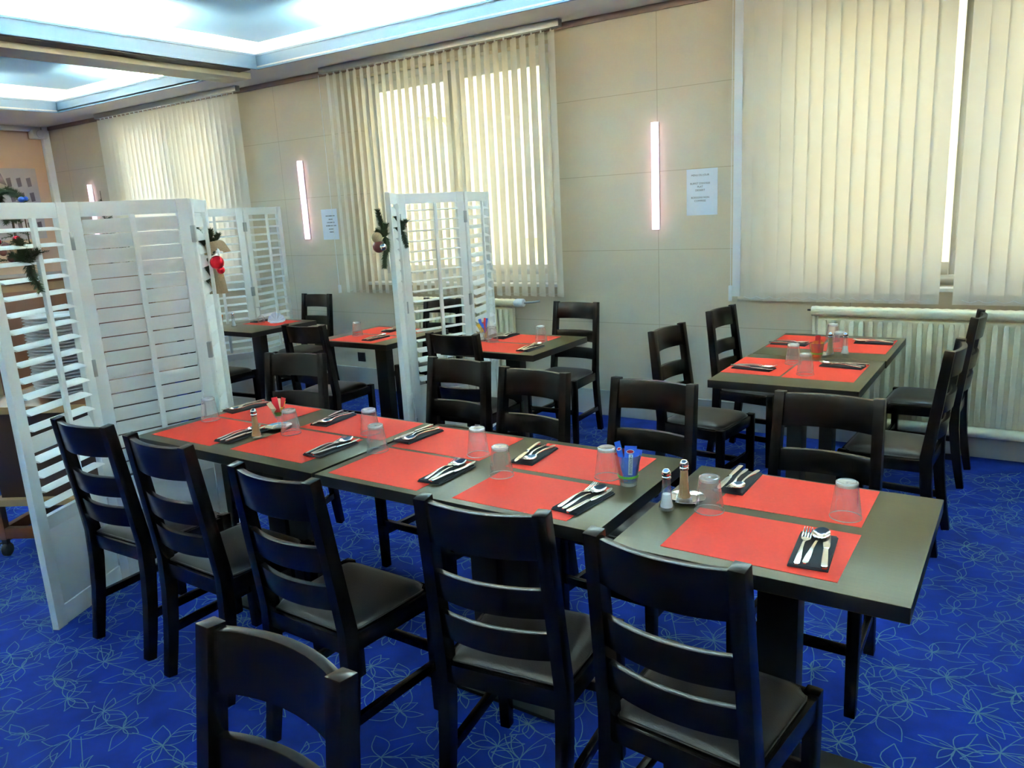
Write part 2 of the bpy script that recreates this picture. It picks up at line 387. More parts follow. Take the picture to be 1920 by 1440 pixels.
def blind(name_label, x0, x1, n, ang, y=4.93, gaps=(), bunch=0, side_strip=False, white=()):
    t = thing('vertical_blind', name_label, 'blind', (0, y, 0), 0, 'vertical blinds'); z1, z0 = 2.725, .905
    hk = B(); hk.bx(x0 - .03, x1 + .03, -.025, .025, 2.742, CEIL - .001); hk.mt(1); b = B(); wt = B(); ch = B(); sp = (x1 - x0 - .09) / (n - 1); rnd = random.Random(int(abs(x0) * 100))
    prev = None
    for i in range(n):
        x = x0 + .045 + i * sp
        if i in gaps: prev = None; continue
        a = math.radians(ang + rnd.uniform(-1.5, 1.5)); hw = .0445 if ang > 90 else .047
        if i < bunch: a = math.radians(70 + rnd.uniform(-6, 6))
        ca, sa = math.cos(a), math.sin(a)
        pts = []
        for j in range(5):
            u = (j / 4 - .5) * 2; cv = .0035 * (1 - u * u)
            pts.append((x + u * hw * ca - cv * sa, u * hw * sa + cv * ca))
        vs = [(p[0], p[1], z) for z in (z0, z1) for p in pts]
        b.add(vs, [(j, j + 1, j + 6, j + 5) for j in range(4)])
        # weight pocket at the foot
        wt.add([(p[0] - .0015 * sa * sg, p[1] - .0015 * ca * sg * -1, z) for sg in (1,) for z in (z0 - .002, z0 + .055) for p in pts], [(j, j + 1, j + 6, j + 5) for j in range(4)])
        hk.bx(x - .006, x + .006, -.004, .004, z1 - .002, 2.742)
        if prev is not None:
            pth = [(prev + (x - prev) * q / 6, -.03 if ang < 45 else -.01, z0 + .03 - .014 * math.sin(PI * q / 6)) for q in range(7)]
            ch.tube(pth, .0011, 4)
        prev = x
    sl = b.build('slats', 'slat', t, smooth=60); wt.build('weights', 'slat', sl, smooth=60); hk.build('head_rail', ['hinge', 'plastic'], t, smooth=0); ch.build('chain', 'plastic', t)
    return t
bl = blind('open cream vertical slat blind at the middle window with the yellow wall showing between slats', -5.10, -2.83, 29, 152, bunch=0)
b = B(); b.tube([(-5.135, 4.905 - 4.93, 2.73), (-5.135, -.03, .93)], .0025, 6); b.build('cord', 'plastic', bl)
b = B(); b.bx(-5.145, -5.125, -.035, -.015, .90, .97); b.build('cord_weight', 'plastic', bl)
blind('cream vertical slat blind at the far left window, drawn nearly shut', -8.62, -6.26, 29, 18)
r_ = blind('closed cream vertical slat blind with one white gap at the right window', -1.56, 1.1, 33, 8, gaps=(14,))
b = B(); b.bx(-1.595, -1.545, -.012, -.006, .93, 2.73); b.build('end_strip', 'plastic', r_, smooth=0)
b = B(); b.bx(-1.615, -1.595, -.03, -.01, .90, 1.0); b.build('cord_weight', 'plastic', r_, bevel=.003)
b = B(); b.tube([(-1.605, -.02, 2.73), (-1.605, -.02, 1.0)], .0018, 6); b.build('cord', 'plastic', r_)

# ------------------------------------------------------------------ radiators
def radiator(label, x0, x1, valve_right=True):
    t = thing('radiator', label, 'radiator', (0, 4.955, 0), 0, 'cream radiators under the windows')
    b = B(); n = int((x1 - x0 - .1) / .052); xa = x0 + .05
    b.bx(x0 + .035, x1 - .035, .012, .05, .20, .80)
    for i in range(n):
        x = xa + (i + .5) * (x1 - x0 - .1) / n
        b.sweep([(x, 0, .21), (x, -.008, .235), (x, -.008, .765), (x, 0, .79)], [.022, .028, .028, .022], .024, side=(1, 0, 0))
    b.build('fins', 'rad', t, bevel=.006)
    b = B(); m = int((x1 - x0) / .05)
    b.tube([(x0 + (x1 - x0) * i / (m * 2), 0, .845 + .0) for i in range(m * 2 + 1)], [.029 + .003 * (i % 2) for i in range(m * 2 + 1)], 14); b.build('top_header', 'rad', t, smooth=80)
    b = B(); b.tube([(x0, 0, .175), (x1, 0, .175)], .030, 14); b.build('bottom_header', 'rad', t, smooth=80)
    b = B(); b.tube([(x0 + .01, .03, .83), (x0 + .01, .03, .2)], .012, 8); b.bx(x0 + .03, x0 + .045, .0, .09, .3, .34); b.bx(x1 - .045, x1 - .03, .0, .09, .3, .34); b.build('side_pipe', 'rad', t)
    return t
r2 = radiator('cream ribbed radiator under the middle window, with a white thermostat head', -4.52, -3.30)
b = B(); b.tube([(-3.30, -.01, .845), (-3.285, -.01, .845), (-3.27, -.01, .846), (-3.215, -.01, .848), (-3.21, -.01, .848)], [.018, .030, .033, .031, .024], 14); b.build('thermostat', 'plastic', r2, smooth=60)
b = B(); b.tube([(-3.21, -.01, .848), (-3.15, .04, .85), (-3.13, .085, .852)], .009, 8); b.build('pipe', 'hinge', r2)
b = B(); b.tube([(-4.52, 0, .175), (-4.60, -.005, .18), (-4.62, .0, .205)], .014, 8); b.tube([(-4.60, 0, .18), (-4.66, 0, .21)], .012, 8); b.build('valve', 'metal_black', r2)
r1 = radiator('long cream ribbed radiator under the right window', -1.11, 1.35)
b = B(); b.tube([(-1.11, 0, .85), (-1.135, 0, .85)], .006, 6); b.build('bleed_valve', 'dark', r1)
b = B(); b.bx(-.045, .045, -.012, 0, 0, .085); so = b.build('wall_socket', 'black_plastic', bevel=.004); so.location = (-5.09, YF - .0005, .25); tag(so, 'black square socket on the wall below the left table', 'socket')
b = B(); b.lathe([(.0, -.0), (.022, 0), (.022, -.005), (0, -.005)], seg=16); b.xf(Matrix.Rotation(PI / 2, 4, 'X')); 

# ------------------------------------------------------------------ wall things
for x, z, lab in ((-2.165, 1.713, 'pink vertical light strip on the wall between the middle and right windows'), (-5.62, 1.726, 'pink vertical light strip on the wall left of the middle window'), (-9.2, 1.73, 'small far pink light strip on the wall near the left corner')):
    t = thing('wall_light', lab, 'light', (x, YF, z), 0, 'pink light strips')
    b = B(); b.bx(-.024, .024, -.011, -.0005, -.352, .352); b.build('back_channel', 'plastic', t, bevel=.002)
    b = B(); b.tube([(0, -.024, -.348), (0, -.024, .348)], .0235, 14); b.build('diffuser', 'pink', t, smooth=60)

def text(s, size, loc, parent, matname, name='printed_text', rot=(PI / 2, 0, 0), sc_x=1):
    cu = bpy.data.curves.new(name, 'FONT'); cu.body = s; cu.size = size; cu.align_x = 'CENTER'; cu.align_y = 'CENTER'; cu.extrude = .0002
    cu.materials.append(M[matname]); o = bpy.data.objects.new(name, cu); C.objects.link(o); o.parent = parent; o.location = loc; o.rotation_euler = rot; o.scale = (sc_x, 1, 1)
    me = bpy.data.meshes.new_from_object(o.evaluated_get(bpy.context.evaluated_depsgraph_get())); q = bpy.data.objects.new(name, me); C.objects.link(q)
    q.parent = parent; q.location = loc; q.rotation_euler = rot; q.scale = (sc_x, 1, 1); bpy.data.objects.remove(o); return q
t = thing('paper_notice', 'white menu notice with printed lines beside the right pink light', 'notice', (-1.846, YF - .001, 1.595), 0)
b = B(); b.bx(-.105, .105, -.0015, 0, -.1485, .1485); b.build('sheet', 'paper', t, smooth=0)
for s, z, sz in (('MENU DU JOUR', .108, .017), ("BUFFET D'ENTREE", .055, .017), ('PLAT', .034, .017), ('DESSERT', .012, .017), ('BOISSONS NON', -.035, .017), ('COMPRISE', -.056, .017)): text(s, sz, (-.012, -.0022, z), t, 'ink')
t = thing('paper_notice', 'smaller white notice left of the middle window beside the pink light', 'notice', (-5.33, YF - .001, 1.50), 0)
b = B(); b.bx(-.10, .10, -.0015, 0, -.135, .135); b.build('sheet', 'paper', t, smooth=0)
b = B(); rn = random.Random(5)
for z, wd in ((.075, .11), (.045, .04), (.017, .09), (-.012, .12), (-.042, .06), (-.068, .045)):
    x = -wd / 2 + .01
    while x < wd / 2 + .01:
        l = rn.uniform(.004, .009); b.bx(x, x + l, -.0022, -.0016, z - .0045, z + .0045); x += l + rn.uniform(.002, .005)
b.build('printed_text', 'ink', t, smooth=0)['kind'] = 'stuff'
# far end wall
def xwall(name, label, cat, y0, y1, z0, z1, th, mt, bevel=0):
    b = B(); b.bx(0, th, y0, y1, z0, z1); o = b.build(name, mt, bevel=bevel); o.location = (XL + .0006, 0, 0); return tag(o, label, cat)
sp = thing('wall_speaker', 'small pale loudspeaker box high in the far left corner', 'speaker', (XL, 4.93, 2.66))
b = B(); b.bx(.001, .12, -.09, .07, -.01, .09); b.build('casing', 'pale', sp, bevel=.01)
b = B(); b.lathe([(0, 0), (.045, 0), (.04, .006), (0, .002)], seg=20); b.xf(Matrix.Translation((.121, -.01, .04)) @ Matrix.Rotation(PI / 2, 4, 'Y')); b.build('cone', 'plastic', sp)
po = thing('poster', 'black and white street photo poster on the far peach wall', 'poster', (XL + .0006, 4.2, 1.5))
b = B(); b.bx(0, .006, -.75, .645, 0, .815); b.build('sheet', mat('poster grey', (.42, .38, .40), .5), po, smooth=0)
b = B(); rn = random.Random(11)
for k in range(3):
    y = .08 + k * .19
    b.add([(.0065, y - .62 + .3, .78), (.0065, y - .52 + .3, .80), (.0065, y - .46 + .3, .62), (.0065, y - .56 + .3, .66)], [(0, 1, 2, 3)])
for r in range(4):
    for c_ in range(3):
        y = .30 + c_ * .11 + r * .012; z = .70 - r * .17
        b.add([(.0065, y, z), (.0065, y + .05, z + .01), (.0065, y + .055, z - .09), (.0065, y + .01, z - .10)], [(0, 1, 2, 3)])
b.build('print', 'trunk', po, smooth=0)['kind'] = 'stuff'

# ------------------------------------------------------------------ chairs
def py(z):   # rake of the back post
    if z < .44: t = z / .44; return .052 * math.sin(t * PI / 2)
    return .052 - .058 * ((z - .44) / .46)
def make_chair():
    t = thing('dining_chair', '', 'chair', (0, 0, 0), 0)
    pw, pd = .034, .042
    for s in (-1, 1):
        zs = [0, .1, .2, .32, .44, .56, .68, .79, .9]
        path = [(s * (.166 - .010 * max(0, (z - .44)) / .46), py(z), z) for z in zs]
        B().sweep(path, pw, [.034, .038, .042, .046, .048, .044, .042, .040, .038], side=(1, 0, 0)).build('rear_leg', 'chair', t, bevel=.003)
        B().sweep([(s * .182, .385, 0), (s * .182, .385, .20), (s * .182, .385, .432)], [.032, .036, .037], [.032, .036, .037], side=(1, 0, 0)).build('leg', 'chair', t, bevel=.004)
    def rail(z0, z1, nm, bow, th=.019):
        zc = (z0 + z1) / 2; hw = .150 - .006 * max(0, (zc - .44)) / .46; path = []; n = 11; b = B(); vs = []; fs = []
        for i in range(n):
            u = -1 + 2 * i / (n - 1); x = u * hw; d = bow * (1 - u * u)
            for (z, dy) in ((z0, th / 2), (z1, th / 2), (z1, -th / 2), (z0, -th / 2)): vs.append((x, py(z) - d + dy - .002, z))
        for i in range(n - 1):
            a = i * 4
            for j in range(4): fs.append((a + j, a + (j + 1) % 4, a + 4 + (j + 1) % 4, a + 4 + j))
        fs += [(0, 1, 2, 3), (n * 4 - 1, n * 4 - 2, n * 4 - 3, n * 4 - 4)]
        b.add(vs, fs); b.build(nm, 'chair', t, bevel=.002, smooth=40)
    rail(.782, .892, 'top_rail', .030, .021); rail(.625, .702, 'back_slat', .028); rail(.508, .583, 'back_slat', .026)
    b = B()
    b.bx(-.150, .150, .038, .062, .372, .425); b.bx(-.165, .165, .375, .398, .372, .425)
    for s in (-1, 1): b.sweep([(s * .168, .07, .3985), (s * .186, .370, .3985)], .022, .053, side=(1, 0, 0))
    b.build('seat_frame', 'chair', t, bevel=.002)
    # cushion: domed trapezoid with clipped corners
    n = 14; vs = []; fs = []
    for i in range(n + 1):
        for j in range(n + 1):
            u = -1 + 2 * i / n; v = -1 + 2 * j / n; hw = .165 + .016 * (v + 1) / 2
            e = max(abs(u), abs(v)); k = 1.0
            cx = u * hw; cy = .222 + v * .166
            if abs(u) > .8 and v > .8: cx *= 1 - .09 * (abs(u) - .8) / .2 * (v - .8) / .2; cy -= .030 * (abs(u) - .8) / .2 * (v - .8) / .2
            if abs(u) > .8 and v < -.75: cx *= 1 - .13 * (abs(u) - .8) / .2 * (-v - .75) / .25
            z = .430 + .026 * (1 - abs(u) ** 5) ** .6 * (1 - abs(v) ** 5) ** .6
            vs.append((cx, cy, z))
    for i in range(n):
        for j in range(n): a = i * (n + 1) + j; fs.append((a, a + 1, a + n + 2, a + n + 1))
    rim = [i * (n + 1) for i in range(n + 1)] + [n * (n + 1) + j for j in range(1, n + 1)] + [i * (n + 1) + n for i in range(n - 1, -1, -1)] + [j for j in range(n - 1, 0, -1)]
    o = len(vs); vs += [(vs[k][0], vs[k][1], .4255) for k in rim]; m = len(rim)
    for q in range(m): fs.append((rim[q], rim[(q + 1) % m], o + (q + 1) % m, o + q))
    fs.append(tuple(range(o, o + m)))
    seat = B().add(vs, fs).build('seat', 'seat', t, smooth=60)
    pp = [tuple(Vector(vs[k]) + Vector((0, 0, -.001))) for k in rim]; B().tube(pp + [pp[0]], .0028, 6, caps=False).build('piping', 'seat', seat, smooth=80)
    for s in (-1, 1): B().sweep([(s * .170, .045, .165), (s * .182, .37, .165)], .020, .030, side=(1, 0, 0)).build('stretcher', 'chair', t, bevel=.002)
    B().sweep([(-.165, .385, .215), (.165, .385, .215)], .020, .030, side=(0, 1, 0)).build('stretcher', 'chair', t, bevel=.002)
    return t
CH = make_chair()
GN = 'chairs on the near side of the long table'; GF = 'chairs on the far side of the long table'
GR = 'chairs at the right window table'; GB = 'chairs at the back row tables'
chairs = [
 ((-2.774, 1.350), 2, GN, 'dark ladder back chair at the left end of the near side, against the white screen'),
 ((-2.276, 1.328), -1, GN, 'dark ladder back chair, second from the left on the near side of the long table'),
 ((-1.664, 1.279), -1, GN, 'dark ladder back chair in the middle of the near side of the long table'),
 ((-1.014, 1.338), 7, GN, 'dark ladder back chair, fourth from the left on the near side, pulled askew'),
 ((-.556, 1.312), -4.4, GN, 'large dark ladder back chair at the front right, before the separate end table'),
 ((-.960, .686), 180, 'lone chair in the foreground', 'lone dark chair back at the bottom edge of the picture, facing the camera'),
 ((-3.080, 2.585), 180 + 14, GF, 'dark wooden chair at the far left of the far side, turned slightly, by the screen'),
 ((-2.147, 2.730), 180 - 2, GF, 'dark wooden chair on the far side in front of the middle white screen'),
 ((-1.691, 2.648), 180 - 4, GF, 'dark wooden chair on the far side, third from the left, close to its neighbour'),
 ((-1.152, 2.633), 180 - 3.5, GF, 'dark wooden chair on the far side behind the glass of blue sachets'),
 ((-.529, 2.638), 180 - 1, GF, 'dark wooden chair on the far side of the end table, rightmost of its row'),
 ((-1.584, 3.830), -90 - 6.4, GR, 'dark chair left of the right window table, nearer the camera'),
 ((-1.552, 4.593), -90 - 6.4, GR, 'dark wooden chair left of the right window table, nearer the wall'),
 ((-.248, 3.695), 90 - 3, GR, 'dark wooden chair right of the right window table, nearer the camera'),
 ((-.219, 4.627), 90 - 2, GR, 'dark wooden chair right of the right window table, against the radiator'),
 ((-2.647, 3.335), 3, GB, 'dark chair seen from behind, just below the middle louvred screen'),
 ((-2.623, 4.700), 180, GB, 'dark wooden chair against the pale wall, right of the middle screen'),
 ((-3.835, 4.73), 180 + 2, GB, 'dark chair half hidden behind the louvres of the middle screen, before the radiator'),
 ((-5.338, 4.805), 180 + 2, GB, 'small far chair with a square opening in its back, below the left pink light'),
 ((-3.857, 3.340), 6, GB, 'dark chair in front of the left back table, leaning view from its rear side'),
 ((-5.16, 3.40), 4, GB, 'dark chair mostly hidden behind the left screen, only its seat corner showing'),
]
for (p, a, g, lab) in chairs: place(CH, USED, (p[0], p[1], .0012), math.radians(a), lab, g)

# ------------------------------------------------------------------ tables
def make_table(w_, d_, cols, base):
    t = thing('dining_table', '', 'table'); T = .75
    b = B(); b.bx(-w_ / 2, w_ / 2, -d_ / 2, d_ / 2, T - .036, T); b.m = [1, 0, 1, 1, 1, 1]; top = b.build('tabletop', ['table', 'tedge'], t, bevel=.0015)
    b = B(); b.bx(-w_ / 2 + .12, w_ / 2 - .12, -.14, .14, T - .052, T - .0365); b.build('mounting_plate', 'metal_black', t, bevel=.002)
    for x in cols: B().bx(x - .052, x + .052, -.034, .034, .05, T - .0525).build('column', 'metal_black', t, bevel=.003)
    bw, bd = base
    b = B(); b.add([(-bw / 2, -bd / 2, 0), (bw / 2, -bd / 2, 0), (bw / 2, bd / 2, 0), (-bw / 2, bd / 2, 0), (-bw / 2, -bd / 2, .012), (bw / 2, -bd / 2, .012), (bw / 2, bd / 2, .012), (-bw / 2, bd / 2, .012),
                   (-bw / 5, -bd / 6, .05), (bw / 5, -bd / 6, .05), (bw / 5, bd / 6, .05), (-bw / 5, bd / 6, .05)],
                  [(3, 2, 1, 0), (0, 1, 5, 4), (1, 2, 6, 5), (2, 3, 7, 6), (3, 0, 4, 7), (4, 5, 9, 8), (5, 6, 10, 9), (6, 7, 11, 10), (7, 4, 8, 11), (8, 9, 10, 11)])
    b.build('base', 'metal_black', t, bevel=.001)
    return t
TBIG = make_table(1.025, .63, (-.063, .063), (.52, .30)); TSM = make_table(.66, .64, (0,), (.40, .30)); TEND = make_table(.66, .64, (0,), (.44, .30))
GT = 'dark tables of the long row'; GW = 'two tables pushed together at the right window'; GK = 'small tables of the back row'
def tb(root, x, y, lab, g, rz=0): place(root, USED, (x, y, .0012), rz, lab, g)
tb(TBIG, -2.417, 1.925, 'long dark table at the left end of the row, beside the white screen', GT)
tb(TBIG, -1.377, 1.925, 'long dark table in the middle of the row, under the blue sachet glass', GT)
tb(TEND, -.475, 1.885, 'separate dark square table at the front right with two red mats', GT)
tb(TSM, -.870, 3.66, 'dark table at the right window, the half nearer the camera', GW, PI / 2)
tb(TSM, -.865, 4.325, 'dark table at the right window, the half nearer the radiator', GW, PI / 2)
tb(TSM, -3.715, 3.90, 'dark square table between the two screens, under the lone far tumbler', GK)
tb(TSM, -2.61, 3.895, 'dark square table right of the middle screen', GK)
tb(TSM, -5.15, 3.99, 'dark square table behind the left screen with the folded white napkin', GK)

# ------------------------------------------------------------------ place mats
TZ = .7514
def pmat(x0, x1, y0, y1, lab, g, z=TZ, rot=0):
    cx, cy = (x0 + x1) / 2, (y0 + y1) / 2; a, c = (x1 - x0) / 2, (y1 - y0) / 2; n = 10; vs = []
    for i in range(n + 1):
        for j in range(3):
            vs.append((-a + 2 * a * i / n, (j - 1) * c, 0))
    b = B(); b.bx(-a, a, -c, c, 0, .0009); o = b.build('placemat', 'mat', smooth=0); o.location = (cx, cy, z); o.rotation_euler = (0, 0, rot)
    return tag(o, lab, 'placemat', g)
GM = 'red placemats on the long row'; GM2 = 'red placemats on the right window table'; GM3 = 'red placemats on the back row tables'
pmat(-2.885, -2.51, 1.660, 1.945, 'red placemat at the near left corner of the long row', GM)
pmat(-2.40, -2.015, 1.668, 1.965, 'red placemat on the near side just right of the pepper shaker', GM)
pmat(-1.855, -1.48, 1.638, 1.928, 'red placemat in the middle of the near side of the long row', GM)
pmat(-1.345, -.965, 1.638, 1.905, 'red placemat on the near side beside the blue sachet glass', GM)
pmat(-2.885, -2.52, 1.962, 2.228, 'red placemat at the far left, behind the two sachet glass and saucer', GM)
pmat(-2.385, -1.945, 1.985, 2.228, 'red placemat on the far side, second from the left', GM)
pmat(-1.86, -1.47, 1.945, 2.218, 'red placemat on the far side, third from the left', GM)
pmat(-1.36, -.955, 1.935, 2.205, 'red placemat on the far side behind the blue sachet glass', GM)
pmat(-.690, -.290, 1.608, 1.878, 'red placemat on the end table, nearest the camera at the right', GM)
pmat(-.662, -.298, 1.925, 2.195, 'red placemat on the far half of the end table', GM)
pmat(-1.19, -.915, 3.505, 3.885, 'red placemat at the near left of the right window table', GM2)
pmat(-.905, -.60, 3.49, 3.885, 'red placemat at the near right of the right window table', GM2)
pmat(-1.175, -.92, 4.19, 4.59, 'red placemat at the far left of the right window table', GM2)
pmat(-.900, -.575, 4.16, 4.57, 'red placemat at the far right of the right window table', GM2)
pmat(-3.93, -3.52, 3.60, 3.87, 'red placemat on the near half of the table between the screens', GM3)
pmat(-4.00, -3.50, 3.90, 4.17, 'red placemat on the far half of the table between the screens', GM3)
pmat(-2.90, -2.39, 3.60, 3.87, 'red placemat on the near half of the table right of the middle screen', GM3)
pmat(-2.86, -2.44, 3.90, 4.17, 'red placemat on the far half of the table right of the middle screen', GM3)
pmat(-5.33, -4.93, 3.98, 4.25, 'red placemat under the folded white napkin on the far left table', GM3)

# ------------------------------------------------------------------ cutlery
def make_napkin(w_=.086, l_=.19):
    b = B(); n = 8; vs = []
    b.bx(-w_ / 2, w_ / 2, -l_ / 2, l_ / 2, 0, .0035); b.bx(-w_ / 2 + .002, w_ / 2 - .003, -l_ / 2 + .003, l_ / 2 - .002, .0035, .0075)
    o = b.build('napkin', 'napkin', bevel=.0015); return tag(o, '', 'napkin')
def strip_solid(b, path, ws, th):
    b.sweep(path, ws, th, side=(1, 0, 0))
def make_fork():
    b = B()
    ys = [-.095, -.088, -.06, -.02, .015, .035, .048, .056]; ws = [.006, .013, .012, .007, .0055, .009, .020, .022]; zs = [.001, .001, .003, .007, .007, .002, .0, .001]
    strip_solid(b, [(0, y, z + .002) for y, z in zip(ys, zs)], ws, .0022)
    for k in range(4):
        x = -.0093 + k * .0062
        b.sweep([(x, .055, .003), (x, .072, .0045), (x * .96, .088, .009), (x * .93, .098, .0125)], [.0038, .0034, .003, .0016], .0017, side=(1, 0, 0))
    return tag(b.build('fork', 'steel', bevel=.0005, smooth=50), '', 'fork')
def make_spoon():
    b = B()
    ys = [-.095, -.088, -.06, -.02, .015, .035, .044]; ws = [.006, .013, .012, .007, .0055, .006, .010]; zs = [.001, .001, .003, .007, .007, .0035, .002]
    strip_solid(b, [(0, y, z + .002) for y, z in zip(ys, zs)], ws, .0022)
    n, m = 16, 5; vs = []; fs = []
    for side in (0, 1):
        for i in range(m + 1):
            r = i / m
            for j in range(n):
                q = 2 * PI * j / n; x = .0205 * r * math.cos(q); y = .068 + .031 * r * math.sin(q) - .0 * r
                z = .001 + .0075 * r * r + (.0014 if side else 0) + .003 * max(0, (y - .068) / .031) ** 2
                vs.append((x, y, z))
    off = (m + 1) * n
    for s in (0, 1):
        for i in range(m):
            for j in range(n): a = s * off + i * n + j; c_ = s * off + i * n + (j + 1) % n; fs.append((a, c_, c_ + n, a + n) if s else (a, a + n, c_ + n, c_))
    for j in range(n): a = m * n + j; c_ = m * n + (j + 1) % n; fs.append((a, a + off, c_ + off, c_))
    b.add(vs, fs)
    return tag(b.build('spoon', 'steel', smooth=50), '', 'spoon')
def make_knife():
    b = B()
    ys = [-.105, -.10, -.06, -.015, -.005]; ws = [.008, .014, .013, .011, .010]
    strip_solid(b, [(0, y, .0045) for y in ys], ws, .006)
    ys = [-.006, .01, .05, .085, .102, .108]; ws = [.010, .015, .018, .016, .009, .003]; xs = [0, .001, .0, -.001, -.003, -.005]
    strip_solid(b, [(x, y, .004) for x, y in zip(xs, ys)], ws, .0014)
    return tag(b.build('knife', 'steel', bevel=.0006, smooth=50), '', 'knife')
NP, FK, SP, KN = make_napkin(), make_fork(), make_spoon(), make_knife()
def setting(cx, cy, deg, where, order='FSK', z=TZ + .001, jit=0, nap=True, items=True):
    """deg: direction the fork tines point to, measured from +y anticlockwise"""
    a = math.radians(deg); R = Matrix.Rotation(a, 3, 'Z'); zn = z
    if nap: place(NP, USED, (cx, cy, z), a, 'black folded paper napkin ' + where, 'black napkins under the cutlery'); zn = z + .0078
    rn = random.Random(int(abs(cx * 1000)) + jit)
    offs = {0: -.023, 1: .001, 2: .026}
    for k, ch in enumerate(order):
        root, nm = {'F': (FK, 'fork'), 'S': (SP, 'spoon'), 'K': (KN, 'knife')}[ch]
        p = R @ Vector((offs[k], rn.uniform(-.006, .006), 0))
        place(root, USED, (cx + p.x, cy + p.y, zn + .0003), a + math.radians(rn.uniform(-5, 5)), 'steel %s on the napkin %s' % (nm, where), {'F': 'steel forks', 'S': 'steel spoons', 'K': 'steel knives'}[ch])
setting(-.367, 1.734, 5, 'on the near mat of the end table')
setting(-.658, 2.100, 180 + 0, 'at the far left of the end table', 'SFK')
setting(-.988, 1.776, -6, 'beside the blue sachet glass, near side')
setting(-1.486, 1.795, 1, 'on the near side, middle of the long row')
setting(-2.038, 1.826, 0, 'between the second and third near mats')
setting(-2.506, 1.800, 2, 'on the near side behind the pepper shaker')
setting(-1.330, 2.065, 180 + 4, 'on the far side facing the blue sachet glass', 'SFK')
setting(-1.848, 2.082, 180 - 3, 'on the far side, middle of the long row', 'SFK')
setting(-2.330, 2.118, 180 + 6, 'between the first and second far mats', 'SFK')
setting(-2.867, 2.108, 180 - 8, 'at the far left corner of the long row', 'SFK')
setting(-1.069, 3.625, -90 - 7, 'at the near left of the right window table', 'FSK')
setting(-.705, 3.800, 90 - 6, 'at the near right of the right window table', 'SFK')
setting(-1.073, 4.300, -90 - 4, 'at the far left of the right window table', 'FSK')
setting(-.675, 4.454, 90 + 4, 'at the far right of the right window table', 'SFK')
setting(-2.403, 3.747, 0, 'near the camera right of the middle screen')
setting(-2.790, 4.070, 180, 'far from the camera right of the middle screen', 'SFK')
setting(-3.633, 3.750, 0, 'on the near half of the table between the screens')
setting(-3.760, 4.075, 180, 'on the far half of the table between the screens', 'SFK')
setting(-5.29, 4.150, 180, 'on the far left table beside the folded white napkin', 'SF')

# ------------------------------------------------------------------ tumblers and condiments
def make_tumbler():
    t = thing('tumbler', '', 'glass'); Hh = .094; r0, r1 = .0385, .0265
    prof = []
    n = 26
    for i in range(n + 1):
        z = Hh * i / n; r = r0 + (r1 - r0) * i / n
        if 4 < i < 22: r += .0005 * (1 if i % 2 else -1)
        prof.append((r, z))
    prof.append((r1 - .003, Hh + .001)); prof.append((0.001, Hh + .001 - .004))
    B().lathe(prof, seg=32).build('wall', 'glass', t, smooth=60)
    B().lathe([(r1 + .0004, Hh - .010), (r1 + .0006, Hh - .001), (r1 - .003, Hh + .0016), (r1 - .006, Hh), (r1 - .007, Hh - .006), (.001, Hh - .0065)], seg=32).build('thick_base', 'glass_thick', t, smooth=60)
    B().lathe([(r0 + .0006, .0), (r0 + .0006, .0022), (r0 - .0008, .0022), (r0 - .0008, 0)], seg=32, closed=True).build('rim', 'glass_thick', t, smooth=60)
    return t
TU = make_tumbler()
ZM = TZ + .0011
for x, y, w_ in ((-.661, 1.868, 'at the left of the near mat on the end table'), (-.344, 1.975, 'on the far mat of the end table'), (-1.322, 1.860, 'in the middle of the long row, behind the fourth near chair'),
                 (-1.868, 1.885, 'between the third near mat and the third far mat'), (-2.347, 1.910, 'just right of the saucer with the small sachet glass'), (-2.850, 1.908, 'at the left end of the long row against the white screen'),
                 (-1.019, 1.983, 'touching the blue sachet glass on its left'), (-1.511, 1.998, 'on the right of the third far mat'), (-2.050, 2.040, 'on the right of the second far mat, before the screen foot'),
                 (-.822, 3.582, 'nearest the camera on the right window table'), (-.930, 3.80, 'left of the amber sachet cup on the right window table'), (-.885, 4.46, 'farthest back on the right window table, before the radiator'),
                 (-.802, 4.215, 'between the two shakers on the right window table'), (-2.77, 3.885, 'left on the table right of the middle screen'), (-2.475, 3.985, 'right on the table right of the middle screen'), (-3.872, 3.822, 'alone on the table between the two screens')):
    place(TU, USED, (x, y, ZM), 0, 'upturned glass tumbler ' + w_, 'upturned tumblers')
def make_shaker(fill):
    t = thing('shaker', '', 'shaker')
    B().lathe([(0, 0), (.021, 0), (.0225, .004), (.019, .012), (.0155, .022), (.0125, .055), (.0105, .082), (.0105, .086)], seg=20).build('glass_body', 'shaker', t, smooth=60)
    top = .042 if fill == 'salt' else .082
    B().lathe([(.0, .0062), (.016, .0062), (.0165, .012), (.0135, .024), (.0108, min(top, .055)), (.0094, top), (0, top)], seg=20).build('filling', fill, t, smooth=60)
    B().lathe([(.0108, .085), (.0125, .086), (.0125, .091), (.0108, .093), (.0128, .096), (.0115, .106), (.006, .1125), (0, .1135)], seg=20).build('cap', 'chrome', t, smooth=60)
    return t
SA, PE = make_shaker('salt'), make_shaker('pepper')
ZT = .7518
place(SA, USED, (-.766, 1.832, ZT), 0, 'salt shaker half full, at the left edge of the end table', 'salt shakers')
place(PE, USED, (-.745, 1.905, ZT + .0055), 0, 'brown pepper shaker standing on the saucer of the end table', 'pepper shakers')
place(PE, USED, (-2.434, 1.815, ZT + .001), 0, 'brown pepper shaker standing between the two left near mats', 'pepper shakers')
place(PE, USED, (-.822, 4.092, ZT), 0, 'pepper shaker on the right window table', 'pepper shakers')
place(SA, USED, (-.752, 4.100, ZT), 0, 'full white salt shaker on the right window table', 'salt shakers')
place(SA, USED, (-5.285, 3.865, ZT), 0, 'salt shaker on the far left table behind the screen', 'salt shakers')
